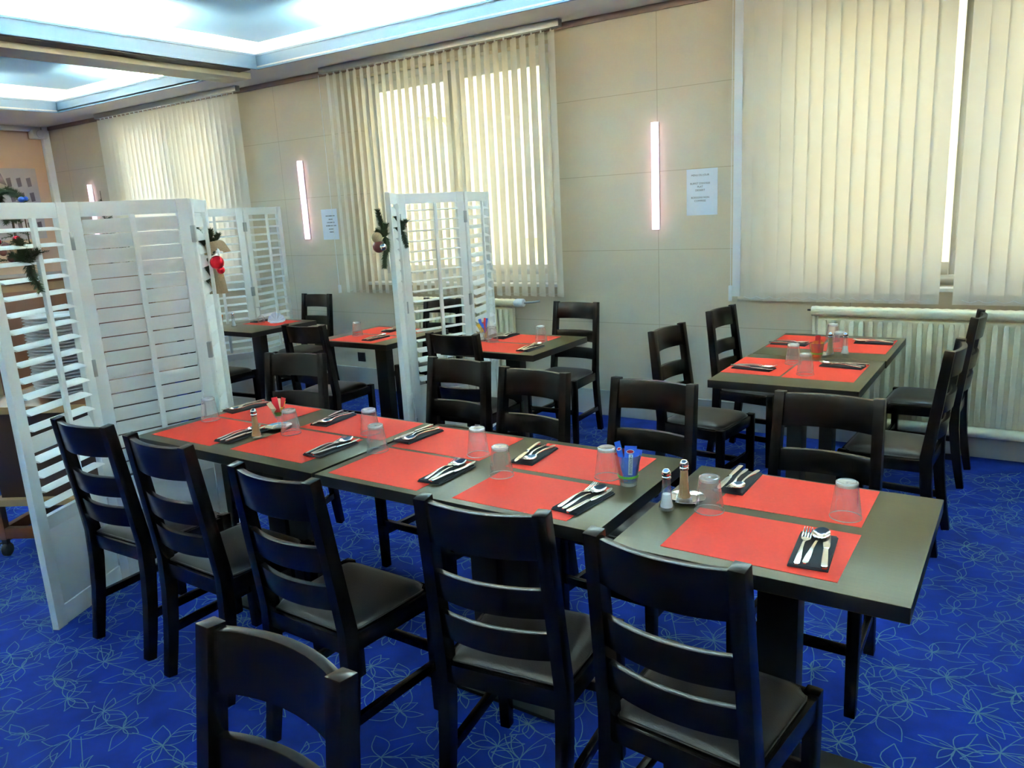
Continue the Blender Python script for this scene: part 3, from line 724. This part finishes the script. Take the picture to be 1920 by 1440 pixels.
place(PE, USED, (-2.985 + .09, 3.99, ZT), 0, 'shaker by the blue sachets on the table right of the middle screen', 'pepper shakers')
def make_saucer():
    b = B(); b.lathe([(0, .001), (.030, .001), (.036, .003), (.052, .0075), (.0525, .009), (.036, .0052), (.030, .0045), (0, .0045)], seg=28, closed=False)
    b.lathe([(.024, 0), (.030, 0), (.030, .002), (.024, .002)], seg=28, closed=True)
    return tag(b.build('saucer', 'chrome', smooth=50), '', 'saucer')
SC = make_saucer()
place(SC, USED, (-.742, 1.914, ZT - .0002), 0, 'round steel saucer under the pepper shaker on the end table', 'steel saucers')
place(SC, USED, (-2.462, 1.945, ZT - .0002), 0, 'round steel saucer under the small sachet glass at the left', 'steel saucers')
place(SC, USED, (-.858, 4.040, ZT - .0002), 0, 'round saucer behind the amber cup on the right window table', 'steel saucers')
place(SC, USED, (-2.86, 3.915, ZT - .0002), 0, 'round saucer under the blue sachets on the table right of the middle screen', 'steel saucers')
def cup(name, lab, loc, r0, r1, h, body='shaker', band=None, stem=False):
    t = thing(name, lab, 'glass', loc); z0 = .03 if stem else 0
    pr = [(.0, .0), (.026, 0), (.027, .003), (.006, .008), (.006, .026), (r0 * .6, .032)] if stem else [(.0, 0), (r0, 0), (r0 + .001, .004)]
    pr += [(r0 + (r1 - r0) * i / 6, z0 + .006 + (h - z0) * i / 6) for i in range(7)] + [(r1 - .0015, h + .006), (r0 - .001, z0 + .012), (0, z0 + .011)]
    B().lathe(pr, seg=28).build('glass_wall', body, t, smooth=60)
    if not stem: B().lathe([(0, .001), (r0 - .001, .001), (r0 - .0008, .010), (0, .0105)], seg=28).build('thick_base', 'glass_thick', t, smooth=60)
    if band: k = (band[1] / h); rb = r0 + (r1 - r0) * k; B().lathe([(rb + .0008, band[1]), (rb + .0014, band[1] + .007), (rb + .0004, band[1] + .007), (rb + .0004, band[1])], seg=28, closed=True).build('band', band[0], t, smooth=60)
    return t
def sachet(lab, base, tip, wd, m, g, flat=0.002, logo=False, face=None):
    base, tip = Vector(base), Vector(tip); L = (tip - base).length; z = (tip - base).normalized()
    fd = Vector(face) if face else -FWD; x = z.cross(fd).normalized(); y = z.cross(x)
    t = thing('sachet', lab, 'sachet', base, 0, g); Rm = Matrix((x, y, z)).transposed().to_4x4()
    t.matrix_world = Matrix.Translation(base) @ Rm
    b = B(); n = 6
    b.sweep([(0, 0, L * i / n) for i in range(n + 1)], [wd * q for q in (1, 1, .98, .96, .98, 1, 1)], [.0006, flat, flat * 1.4, flat * 1.5, flat * 1.3, flat, .0006], side=(1, 0, 0))
    b.build('wrapper', m, t, bevel=.0003, smooth=50)
    return t
# main glass of blue sachets
G0 = (-.936, 1.955, ZT); cup('sachet_glass', 'ribbed drinking glass with green band holding blue and red sachets', G0, .0260, .0375, .088, 'shaker', ('green', .026))
GS = 'sachets in the large glass'
gx, gy, gz = G0; RV = Vector((RIGHT.x, RIGHT.y, 0)).normalized(); FV = Vector((FWD.x, FWD.y, 0)).normalized()
def gp(c, a, d, z): v = Vector(c) + RV * a + FV * d; return (v.x, v.y, c[2] + z)
s1 = sachet('wide blue mayonnaise sachet facing the camera in the large glass', gp(G0, .002, -.004, .014), gp(G0, .008, .004, .108), .034, 'blue_sachet', GS)
tx = text('MAYONNAISE', .0105, (.002, -.0022, .048), s1, 'ink', rot=(PI / 2, PI / 2, 0), sc_x=.85); 
b = B(); b.bx(-.004, .0085, -.00185, -.0016, .016, .078); b.build('label_strip', 'logo_white', s1, smooth=0)
def oval(parent, cx, cz, a, c_, m, y, nm='emblem'):
    b = B(); n = 16; b.add([(cx + a * math.cos(2 * PI * i / n), y, cz + c_ * math.sin(2 * PI * i / n)) for i in range(n)], [tuple(range(n))]); return b.build(nm, m, parent, smooth=0)
oval(s1, .000, .086, .012, .0065, 'logo_white', -.0019); oval(s1, .000, .086, .0098, .0048, 'red_sachet', -.0021)
s2 = sachet('narrow blue sachet standing tallest at the left of the large glass', gp(G0, -.004, .002, .014), gp(G0, -.030, .004, .132), .017, 'blue_sachet', GS)
oval(s2, 0, .098, .0068, .0052, 'logo_white', -.0021); oval(s2, 0, .098, .0055, .004, 'red_sachet', -.0023)
s3 = sachet('blue sachet fanned to the right in the large glass', gp(G0, .008, .006, .014), gp(G0, .030, .010, .104), .030, 'blue_sachet', GS)
sachet('blue sachet at the back of the large glass', gp(G0, .004, .012, .014), gp(G0, .012, .018, .112), .036, 'blue_sachet', GS)
sachet('red sachet at the left rim of the large glass', gp(G0, -.014, .004, .014), gp(G0, -.028, .006, .098), .020, 'red_sachet', GS)
sachet('second red sachet at the left of the large glass', gp(G0, -.010, .010, .014), gp(G0, -.014, .016, .104), .020, 'red_sachet', GS)
sachet('yellow sachet poking out at the right of the large glass', gp(G0, .014, .012, .014), gp(G0, .038, .018, .096), .012, 'yellow_sachet', GS)
# small stemmed glass on the left saucer
G1 = (-2.462, 1.950, ZT + .0058); cup('stemmed_glass', 'small stemmed glass on the left saucer, full of red and yellow sachets', G1, .014, .030, .072, 'shaker', None, True); GS1 = 'sachets in the small stemmed glass'
for (a, a2, h, wd, m, nm) in ((-.012, -.030, .100, .020, 'cream_sachet', 'cream sachet leaning left'), (-.003, -.008, .118, .024, 'red_sachet', 'tall red sachet'), (.003, .006, .112, .018, 'cream_sachet', 'cream sachet behind the red one'), (.008, .024, .102, .020, 'yellow_sachet', 'yellow sachet'), (.009, .026, .112, .018, 'red_sachet', 'red sachet behind the yellow one')):
    sachet(nm + ' in the small stemmed glass at the left', gp(G1, a * .5, .002 + abs(a) * .3, .048), gp(G1, a2, .004 + a, h), wd, m, GS1)
B_ = B(); B_.lathe([(0, .04), (.012, .044), (.016, .056), (0, .056)], seg=16); o = B_.build('green_lining', 'green'); o.location = G1; tag(o, 'green paper at the bottom of the small stemmed glass', 'paper')
# amber cup on the window table
G2 = (-.851, 3.93, ZT); cup('amber_cup', 'amber tinted glass cup of sachets on the right window table', G2, .024, .036, .078, 'amber', ('green', .03)); GS2 = 'sachets in the amber cup'
for (a, a2, h, wd, m, nm) in ((-.012, -.028, .085, .02, 'yellow_sachet', 'yellow sachet at the left'), (.012, .026, .086, .02, 'yellow_sachet', 'yellow sachet at the right'), (0, .004, .120, .026, 'red_sachet', 'tall red sachet in the middle'), (-.004, -.006, .095, .026, 'orange_sachet', 'orange sachet at the front'), (.006, .014, .098, .02, 'orange_sachet', 'orange sachet at the back')):
    sachet(nm + ' of the amber cup on the right window table', gp(G2, a, .003 + a * .4, .014), gp(G2, a2, a * .6, h), wd, m, GS2)
# blue sachets right of the middle screen
G3 = (-2.86, 3.92, ZT + .0058); cup('stemmed_glass', 'small glass of blue and red sachets on the table right of the middle screen', G3, .014, .030, .072, 'shaker', None, True); GS3 = 'sachets beside the middle screen'
for (a, a2, h, wd, m, nm) in ((-.012, -.034, .098, .022, 'yellow_sachet', 'yellow sachet at the left'), (-.008, -.022, .130, .018, 'blue_sachet', 'tall blue sachet at the left'), (-.004, -.012, .100, .026, 'blue_sachet', 'wide blue sachet in front'), (.002, .0, .108, .026, 'red_sachet', 'red sachet in the middle'), (.006, .012, .135, .012, 'red_sachet', 'thin tall red sachet'), (.01, .024, .132, .018, 'blue_sachet', 'tall blue sachet at the right')):
    sachet(nm + ' of the glass right of the middle screen', gp(G3, a * .5, a * .3, .045), gp(G3, a2, a * .5, h), wd, m, GS3)
# sachets seen left of the middle screen
G4 = (-3.60, 4.06, ZT); cup('stemmed_glass', 'small glass of sachets just left of the middle screen edge', G4, .014, .026, .068, 'shaker', None, True)
sachet('red sachet with yellow top peeping out left of the middle screen', gp(G4, 0, 0, .04), gp(G4, -.014, 0, .105), .012, 'red_sachet', 'sachets by the screen edge')
# far left table
G5 = (-5.38, 3.80, ZT); cup('amber_cup', 'amber cup seen through the gap beside the left screen', G5, .024, .036, .082, 'amber'); GS5 = 'sachets in the far amber cup'
for (a, a2, h, m, nm) in ((-.010, -.03, .098, 'orange_sachet', 'orange sachet at the left'), (0, .0, .108, 'orange_sachet', 'tall orange sachet'), (.010, .028, .100, 'orange_sachet', 'orange sachet at the right')):
    sachet(nm + ' of the far left amber cup', gp(G5, a, .002, .014), gp(G5, a2, 0, h), .022, m, GS5)
t = thing('folded_napkin', 'white paper napkin folded as a fan standing on the far left mat', 'napkin', (-5.09, 4.13, ZT + .001), math.radians(35))
b = B(); n = 15; vs = []
for i in range(n):
    a = PI * i / (n - 1); rr = .075 if i % 2 else .070
    vs += [(0, 0, .004), (-rr * math.cos(a), (.012 if i % 2 else -.004), .006 + rr * math.sin(a))]
b.add(vs, [(2 * i, 2 * i + 1, 2 * i + 3) for i in range(n - 1)]); b.lathe([(0, 0), (.055, 0), (.057, .003), (0, .004)], seg=20); b.build('fan', 'paper', t, smooth=0)
wg = thing('wine_glass', 'upturned stemmed glass beside the folded white napkin', 'glass', (-5.19, 4.06, ZT + .001))
B().lathe([(.024, 0), (.031, .02), (.032, .035), (.022, .055), (.005, .066), (.0035, .1), (.006, .125), (.030, .130), (.030, .1315), (0, .132)], seg=24).build('bowl', 'shaker', wg, smooth=60)

# ------------------------------------------------------------------ folding louvred screens
def screen(label, pts, tilts, flip=None, group='white folding screens'):
    t = thing('folding_screen', label, 'screen', (pts[0][0], pts[0][1], .0012), 0, group); O = Vector((pts[0][0], pts[0][1], 0)); HS = 1.678
    for k in range(len(pts) - 1):
        p, q = Vector((*pts[k], 0)) - O, Vector((*pts[k + 1], 0)) - O; W = (q - p).length; a = math.atan2((q - p).y, (q - p).x)
        Mx = Matrix.Translation(p) @ Matrix.Rotation(a, 4, 'Z')
        g = .004; th = .028; st = .052; b = B()
        b.bx(g, g + st, -th / 2, th / 2, .0, HS); b.bx(W - g - st, W - g, -th / 2, th / 2, .0, HS)
        b.bx(g + st, W - g - st, -th / 2 + .002, th / 2 - .002, HS - .062, HS - .001); b.bx(g + st, W - g - st, -th / 2 + .002, th / 2 - .002, .41, .465)
        b.bx(g + st, W - g - st, -th / 2 + .002, th / 2 - .002, .002, .085); b.bx(g + st, W - g - st, -.006, .006, .085, .41)
        b.xf(Mx); pn = b.build('panel', 'white', t, bevel=.002)
        z0, z1 = .475, HS - .072; n = 18; sp = (z1 - z0) / n; tl = tilts[k]; b = B(); x0, x1 = g + st + .003, W - g - st - .003
        for i in range(n):
            zc = z0 + (i + .5) * sp; an = math.radians(tl(i) if callable(tl) else tl)
            m0 = len(b.v); prof = []
            for s in range(8):
                f_ = 2 * PI * s / 8; u = .031 * math.cos(f_); v = .0045 * math.sin(f_)
                prof.append((u * math.cos(an) - v * math.sin(an), u * math.sin(an) + v * math.cos(an)))
            vs = [(x, pr[0], zc + pr[1]) for x in (x0, x1) for pr in prof]
            b.add(vs, [(s, (s + 1) % 8, 8 + (s + 1) % 8, 8 + s) for s in range(8)] + [tuple(range(8)), tuple(range(15, 7, -1))])
        b.xf(Mx); b.build('louvres', 'white', pn, smooth=50)
        an = math.radians(tl(9) if callable(tl) else tl); sgn = (flip[k] if flip else -1)
        b = B(); xc = (x0 + x1) / 2; yy = sgn * (.031 * abs(math.cos(an)) + .012)
        b.bx(xc - .011, xc + .011, yy - .009, yy + .007, z0 + .01, z1 + .012); b.xf(Mx); b.build('tilt_rod', 'white', pn, bevel=.002)
        if k:
            for z in (1.52, .98, .22):
                b = B(); b.box((0, 0, z), (.034, .034, .075)); b.xf(Matrix.Translation(p) @ Matrix.Rotation(a, 4, 'Z')); b.build('hinge', 'hinge', pn, bevel=.002)
    return t
S1 = [(-3.154, 1.283), (-3.345, 1.705), (-3.225, 2.20), (-3.56, 2.52)]
screen('white louvred folding screen at the left in front of the plate trolley', S1, [lambda i: 75 if i == 4 else (12 if i > 1 else 4), 104, 60], [-1, -1, -1])
S2 = [(-2.99, 3.275), (-3.275, 3.665), (-3.12, 4.135), (-3.26, 4.61)]
screen('narrow white louvred folding screen in the middle, before the window', S2, [62, lambda i: 4 if i > 3 else 22, 22], [-1, -1, -1])
S3 = [(-5.74, 3.84), (-5.53, 4.27), (-5.63, 4.75)]
screen('white louvred folding screen at the wall, below the left pink light', S3, [10, 14], [-1, -1])

# ------------------------------------------------------------------ Christmas sprigs
def at(px, pyy, d):
    v = RIGHT * ((px - 960) / 1450) + UP * (-(pyy - 720) / 1450) + FWD; return Vector((0, 0, CAMZ)) + v * d
def sprig(b, base, d, L, rnd, n=70, nl=.020, spread=.8):
    base = Vector(base); d = Vector(d).normalized(); s = d.cross(Vector((.3, .5, .8))).normalized(); u = d.cross(s)
    for i in range(n):
        t = i / n; p = base + d * L * t + s * .006 * math.sin(4 * t); q = rnd.uniform(0, 2 * PI)
        w_ = (s * math.cos(q) + u * math.sin(q)) * spread + d * .8; w_.normalize(); l = nl * rnd.uniform(.7, 1.15) * (1 - .35 * t)
        e = p + w_ * l; k = w_.cross(d).normalized() * .0019
        b.add([p + k, p - k, e], [(0, 1, 2)])
        k2 = w_.cross(k).normalized() * .0019; b.add([p + k2, p - k2, e], [(0, 1, 2)])
def decoration(label, loc, dirs, bauble=None, tulle=False, seed=1, toward=(-FWD), extra_leaf=False):
    rnd = random.Random(seed); t = thing('christmas_sprig', label, 'decoration', loc, 0, 'fir sprigs tied to the screens')
    b = B()
    for (d, L) in dirs: sprig(b, (0, 0, 0), d, L, rnd, int(L * 3800), .036, 1.0)
    b.build('fir_needles', 'needle', t, smooth=0)
    b = B()
    for (d, L) in dirs: b.tube([(0, 0, 0), tuple(Vector(d).normalized() * L * .92)], .002, 5)
    b.build('twig', 'twig', t)
    if tulle:
        b = B(); r_ = random.Random(9); n, m = 22, 5; vs = []; v0 = Vector((RIGHT.x, RIGHT.y, 0)).normalized()
        for i in range(n + 1):          # looped bow above
            a = PI * i / n - .1
            for j in range(m):
                w_ = (j / (m - 1) - .5) * .02; rr = .022 + .042 * j / (m - 1) + .004 * math.sin(5 * a + j)
                c_ = v0 * (.045 + rr * -math.cos(a) * 1.05) + Vector((0, 0, rr * math.sin(a) + .005)) + Vector(toward) * (.03 + w_ * .5) ; vs.append(tuple(c_))
        b.add(vs, [(i * m + j, i * m + j + 1, (i + 1) * m + j + 1, (i + 1) * m + j) for i in range(n) for j in range(m - 1)])
        vs = []
        for i in range(10):             # hanging tail
            for j in range(5):
                u = (j / 4 - .5); wd = .045 + .055 * i / 9
                vs.append(tuple(v0 * (.022 + u * wd) + Vector((0, 0, -.03 - .018 * i)) + Vector(toward) * (.022 + .006 * math.sin(j * 2.2 + i * .6))))
        b.add(vs, [(i * 5 + j, i * 5 + j + 1, (i + 1) * 5 + j + 1, (i + 1) * 5 + j) for i in range(9) for j in range(4)])
        b.build('ribbon', 'burlap', t, smooth=60)
    if bauble:
        for (c_, r, m, nm) in bauble: B().ball(c_, r, 18, 12).build(nm, m, t, smooth=80)
    return t
TW = -FWD; RVv = Vector((RIGHT.x, RIGHT.y, 0)).normalized(); UPv = Vector((0, 0, 1)); TWh = Vector((-FWD.x, -FWD.y, 0)).normalized()
def dv(a, z, f=.15): return tuple(RVv * a + UPv * z + TWh * f)
p = Vector((-3.262, 1.522, 1.452)) + TWh * .058
decoration('green fir sprig tied to the left screen in front of its middle rod', tuple(p), [(dv(-.15, 1), .09), (dv(.9, .7), .07), (dv(-.9, .6), .06), (dv(.35, -1), .115), (dv(.1, .3), .05)], seed=2)
p = at(396, 480, 3.86)
decoration('fir sprig with beige ribbon and red bauble at the right edge of the left screen', tuple(p), [(dv(-.35, 1), .15), (dv(.15, 1), .13), (dv(.5, 1), .12), (dv(-.25, -1), .20), (dv(-.12, .4), .10), (dv(-.1, -.5), .12)],
           [(tuple(RVv * .052 + UPv * -.030 + TWh * .075), .034, 'red_foil', 'bauble'), (tuple(RVv * .060 + UPv * -.068 + TWh * .06), .020, 'red_foil', 'bow_end')], True, 4)
p = Vector((-3.02, 3.30, 1.44)) + TWh * .03 - RVv * .018
decoration('fir cluster with silver bauble and brown leaf on the left edge of the middle screen', tuple(p), [(dv(-.2, 1), .15), (dv(.1, .6), .07), (dv(-.5, .4), .06), (dv(-.1, -1), .17), (dv(.05, -.6), .08)],
           [(tuple(UPv * -.055 + TWh * .04 - RVv * .012), .022, 'silver', 'bauble'), (tuple(UPv * -.052 + TWh * .02 - RVv * .040), .034, 'brownred', 'dark_bauble'), (tuple(UPv * -.002 + TWh * .02 - RVv * .045), .030, 'burlap', 'leaf')], False, 6)
p = Vector((-3.235, 3.66, 1.46)) + TWh * .05 + RVv * .0
decoration('thin fir sprig hanging on the stile of the middle screen', tuple(p), [(dv(-.35, 1), .12), (dv(-.1, .6), .06), (dv(.25, -1), .10), (dv(-.6, .2), .05), (dv(.3, .6), .07)], seed=8)

# ------------------------------------------------------------------ plate trolley behind the left screen
A_ = Vector((-4.15, 1.52, 0)); uu = Vector((-.50, .866, 0)); vv = Vector((.866, .50, 0))
tr = thing('serving_trolley', 'dark red wooden serving trolley on castors behind the left screen', 'trolley', (A_.x, A_.y, .0012), math.atan2(vv.y, vv.x))
W, D = .62, .85   # local x along vv, local y along uu
b = B(); b.bx(-.01, W + .01, -.01, D + .01, .735, .765); b.build('top', 'cart', tr, bevel=.004)
b = B(); b.bx(-.016, W + .016, -.016, -.0101, .733, .768); b.bx(-.016, -.0101, -.0099, D + .01, .733, .768); b.build('edging', 'lightwood', tr)
b = B(); b.bx(.035, W - .035, .035, D - .035, .30, .734); b.build('cabinet', mat('cart dark panel', (.035, .014, .008), .5), tr)
b = B(); b.bx(.0, W, .0, D, .265, .299); b.build('shelf', 'lightwood', tr, bevel=.003)
for x in (0, W - .04):
    for y in (0, D - .04):
        b = B(); b.bx(x + .001, x + .039, y + .001, y + .039, .09, .2645); lg = b.build('leg', 'cart', tr, bevel=.003)
        b = B(); b.lathe([(0, -.013), (.028, -.013), (.034, -.008), (.034, .008), (.028, .013), (0, .013)], seg=20); b.xf(Matrix.Translation((x + .02, y + .02, .034)) @ Matrix.Rotation(PI / 2, 4, 'Y')); b.bx(x + .008, x + .032, y + .008, y + .032, .060, .0895); b.build('castor', 'rubber', lg, smooth=50)
b = B(); b.bx(.0395, W - .0395, .002, .036, .095, .15); b.bx(.0395, W - .0395, D - .036, D - .002, .095, .15); b.bx(.002, .036, .0395, D - .0395, .095, .15); b.bx(W - .036, W - .002, .0395, D - .0395, .095, .15); b.build('lower_rail', 'cart', tr, bevel=.003)
def make_plate():
    b = B(); b.lathe([(0, .002), (.085, .002), (.105, .006), (.150, .0195), (.1525, .0215), (.150, .0225), (.104, .0098), (.085, .0065), (0, .006)], seg=40)
    return tag(b.build('plate', 'porcelain', smooth=50), '', 'plate')
PL = make_plate(); pc = A_ + uu * .22 + vv * .36
NPL = 26
for i in range(NPL):
    rn = random.Random(i)
    place(PL, USED, (pc.x + rn.uniform(-.003, .003), pc.y + rn.uniform(-.003, .003), .768 + i * .0152), 0,
          'white dinner plate in the stack behind the left screen' if 0 < i < NPL - 1 else ('topmost white dinner plate of the stack behind the left screen' if i else 'lowest white dinner plate of the stack behind the left screen'), 'stacked white plates')
b = B(); pts = [(4.5 * 0 - 4.32, 1.52, .004), (-4.36, 1.66, .004), (-4.27, 1.78, .004), (-4.17, 1.90, .004), (-4.0, 2.0, .004)]
pp = []
for i in range(len(pts) - 1):
    for k in range(6): f_ = k / 6; pp.append(tuple(Vector(pts[i]).lerp(Vector(pts[i + 1]), f_)))
b.tube(pp, .004, 6); tag(b.build('power_cable', 'rubber'), 'thin black cable on the carpet under the trolley', 'cable')

# ------------------------------------------------------------------ sideboard with Christmas things seen over and through the left screen
sb = thing('sideboard', 'brown wooden sideboard far behind the left screen', 'sideboard', (-5.62, 2.55, .0012), math.radians(60))
b = B(); b.bx(-.75, .75, -.25, .25, .02, 1.25); b.build('body', mat('sideboard brown', (.30, .19, .10), .55, noise=.1, nscale=5), sb, bevel=.004)
b = B(); b.bx(-.78, .78, -.28, .28, 1.251, 1.29); b.build('top', 'cart', sb, bevel=.004)
b = B(); [b.bx(x + .02, x + .48, -.262, -.2505, .1, 1.2) for x in (-.75, -.25, .25)]; b.build('door', 'cart', sb, bevel=.003)
rnd = random.Random(12)
wr = thing('christmas_wreath', 'round dark green fir wreath above the left end of the screens', 'wreath', tuple(at(18, 385, 5.05)))
b = B(); b2 = B()
for i in range(46):
    a = 2 * PI * i / 46; c_ = RVv * math.cos(a) * .085 + UPv * math.sin(a) * .085; d = RVv * -math.sin(a) + UPv * math.cos(a)
    sprig(b, c_, d + RVv * rnd.uniform(-.7, .7) + TWh * rnd.uniform(-.5, .5) + c_.normalized() * rnd.uniform(-.6, .6), .05, rnd, 60, .038, 1.0)
b.build('fir_needles', 'needle', wr, smooth=0)
b2.tube([tuple(RVv * math.cos(2 * PI * i / 24) * .085 + UPv * math.sin(2 * PI * i / 24) * .085) for i in range(25)], .013, 8); b2.build('core', 'needle', wr)
b = B(); b.tube([(0, 0, -.10), (0, 0, -.335)], .008, 6); b.lathe([(0, -.34), (.05, -.34), (.05, -.333), (0, -.333)], seg=16); b.build('stand', 'twig', wr)
bb = at(40, 374, 4.95); o = thing('gift_bow', 'small bright blue bow right of the fir wreath', 'bow', tuple(bb)); b = B(); b.ball((0, 0, 0), .022, 10, 6, (1.6, .8, .8)); b.ball(tuple(RVv * .03 + UPv * .004), .014, 10, 6); b.build('loops', 'blue_sachet', o); b = B(); b.tube([(0, 0, -.01), (0, 0, -.484)], .004, 6); b.build('stem', 'twig', o)
gb = thing('fir_garland', 'dark fir garland with red baubles lying behind the left screen louvres', 'garland', tuple(at(30, 470, 4.75)))
b = B(); rr = random.Random(21)
for i in range(34): 
    c_ = RVv * rr.uniform(-.22, .10) + UPv * rr.uniform(-.09, .10) + TWh * rr.uniform(-.04, .04); sprig(b, c_, RVv * rr.uniform(-1, 1) + UPv * rr.uniform(-.4, .4), .08, rr, 36, .022)
b.build('fir_needles', 'needle', gb, smooth=0)
for k in range(5): c_ = RVv * rr.uniform(-.16, .07) + UPv * rr.uniform(-.05, .08) + TWh * .05; B().ball(tuple(c_), .022, 12, 8).build('bauble', 'red_foil' if k % 2 else 'brownred', gb, smooth=80)
ct = thing('christmas_tree', 'top of a small dark Christmas tree before the far left blind', 'tree', (-7.60, 4.25, .0012))
b = B(); rr = random.Random(31)
for i in range(90):
    z = .45 + 1.40 * (i / 90); R0 = .40 * (1 - (i / 90) ** 1.1) + .03; a = rr.uniform(0, 2 * PI); sprig(b, (0, 0, z), (math.cos(a), math.sin(a), .25), R0, rr, int(60 * R0 / .2) + 14, .035)
b.build('fir_needles', 'needle', ct, smooth=0)
b = B(); b.tube([(0, 0, .2), (0, 0, 1.93)], [.02, .003], 6); b.build('trunk', 'twig', ct)
b = B(); b.lathe([(0, 0), (.12, 0), (.15, .22), (0, .2)], seg=18); b.build('pot', 'brownred', ct)
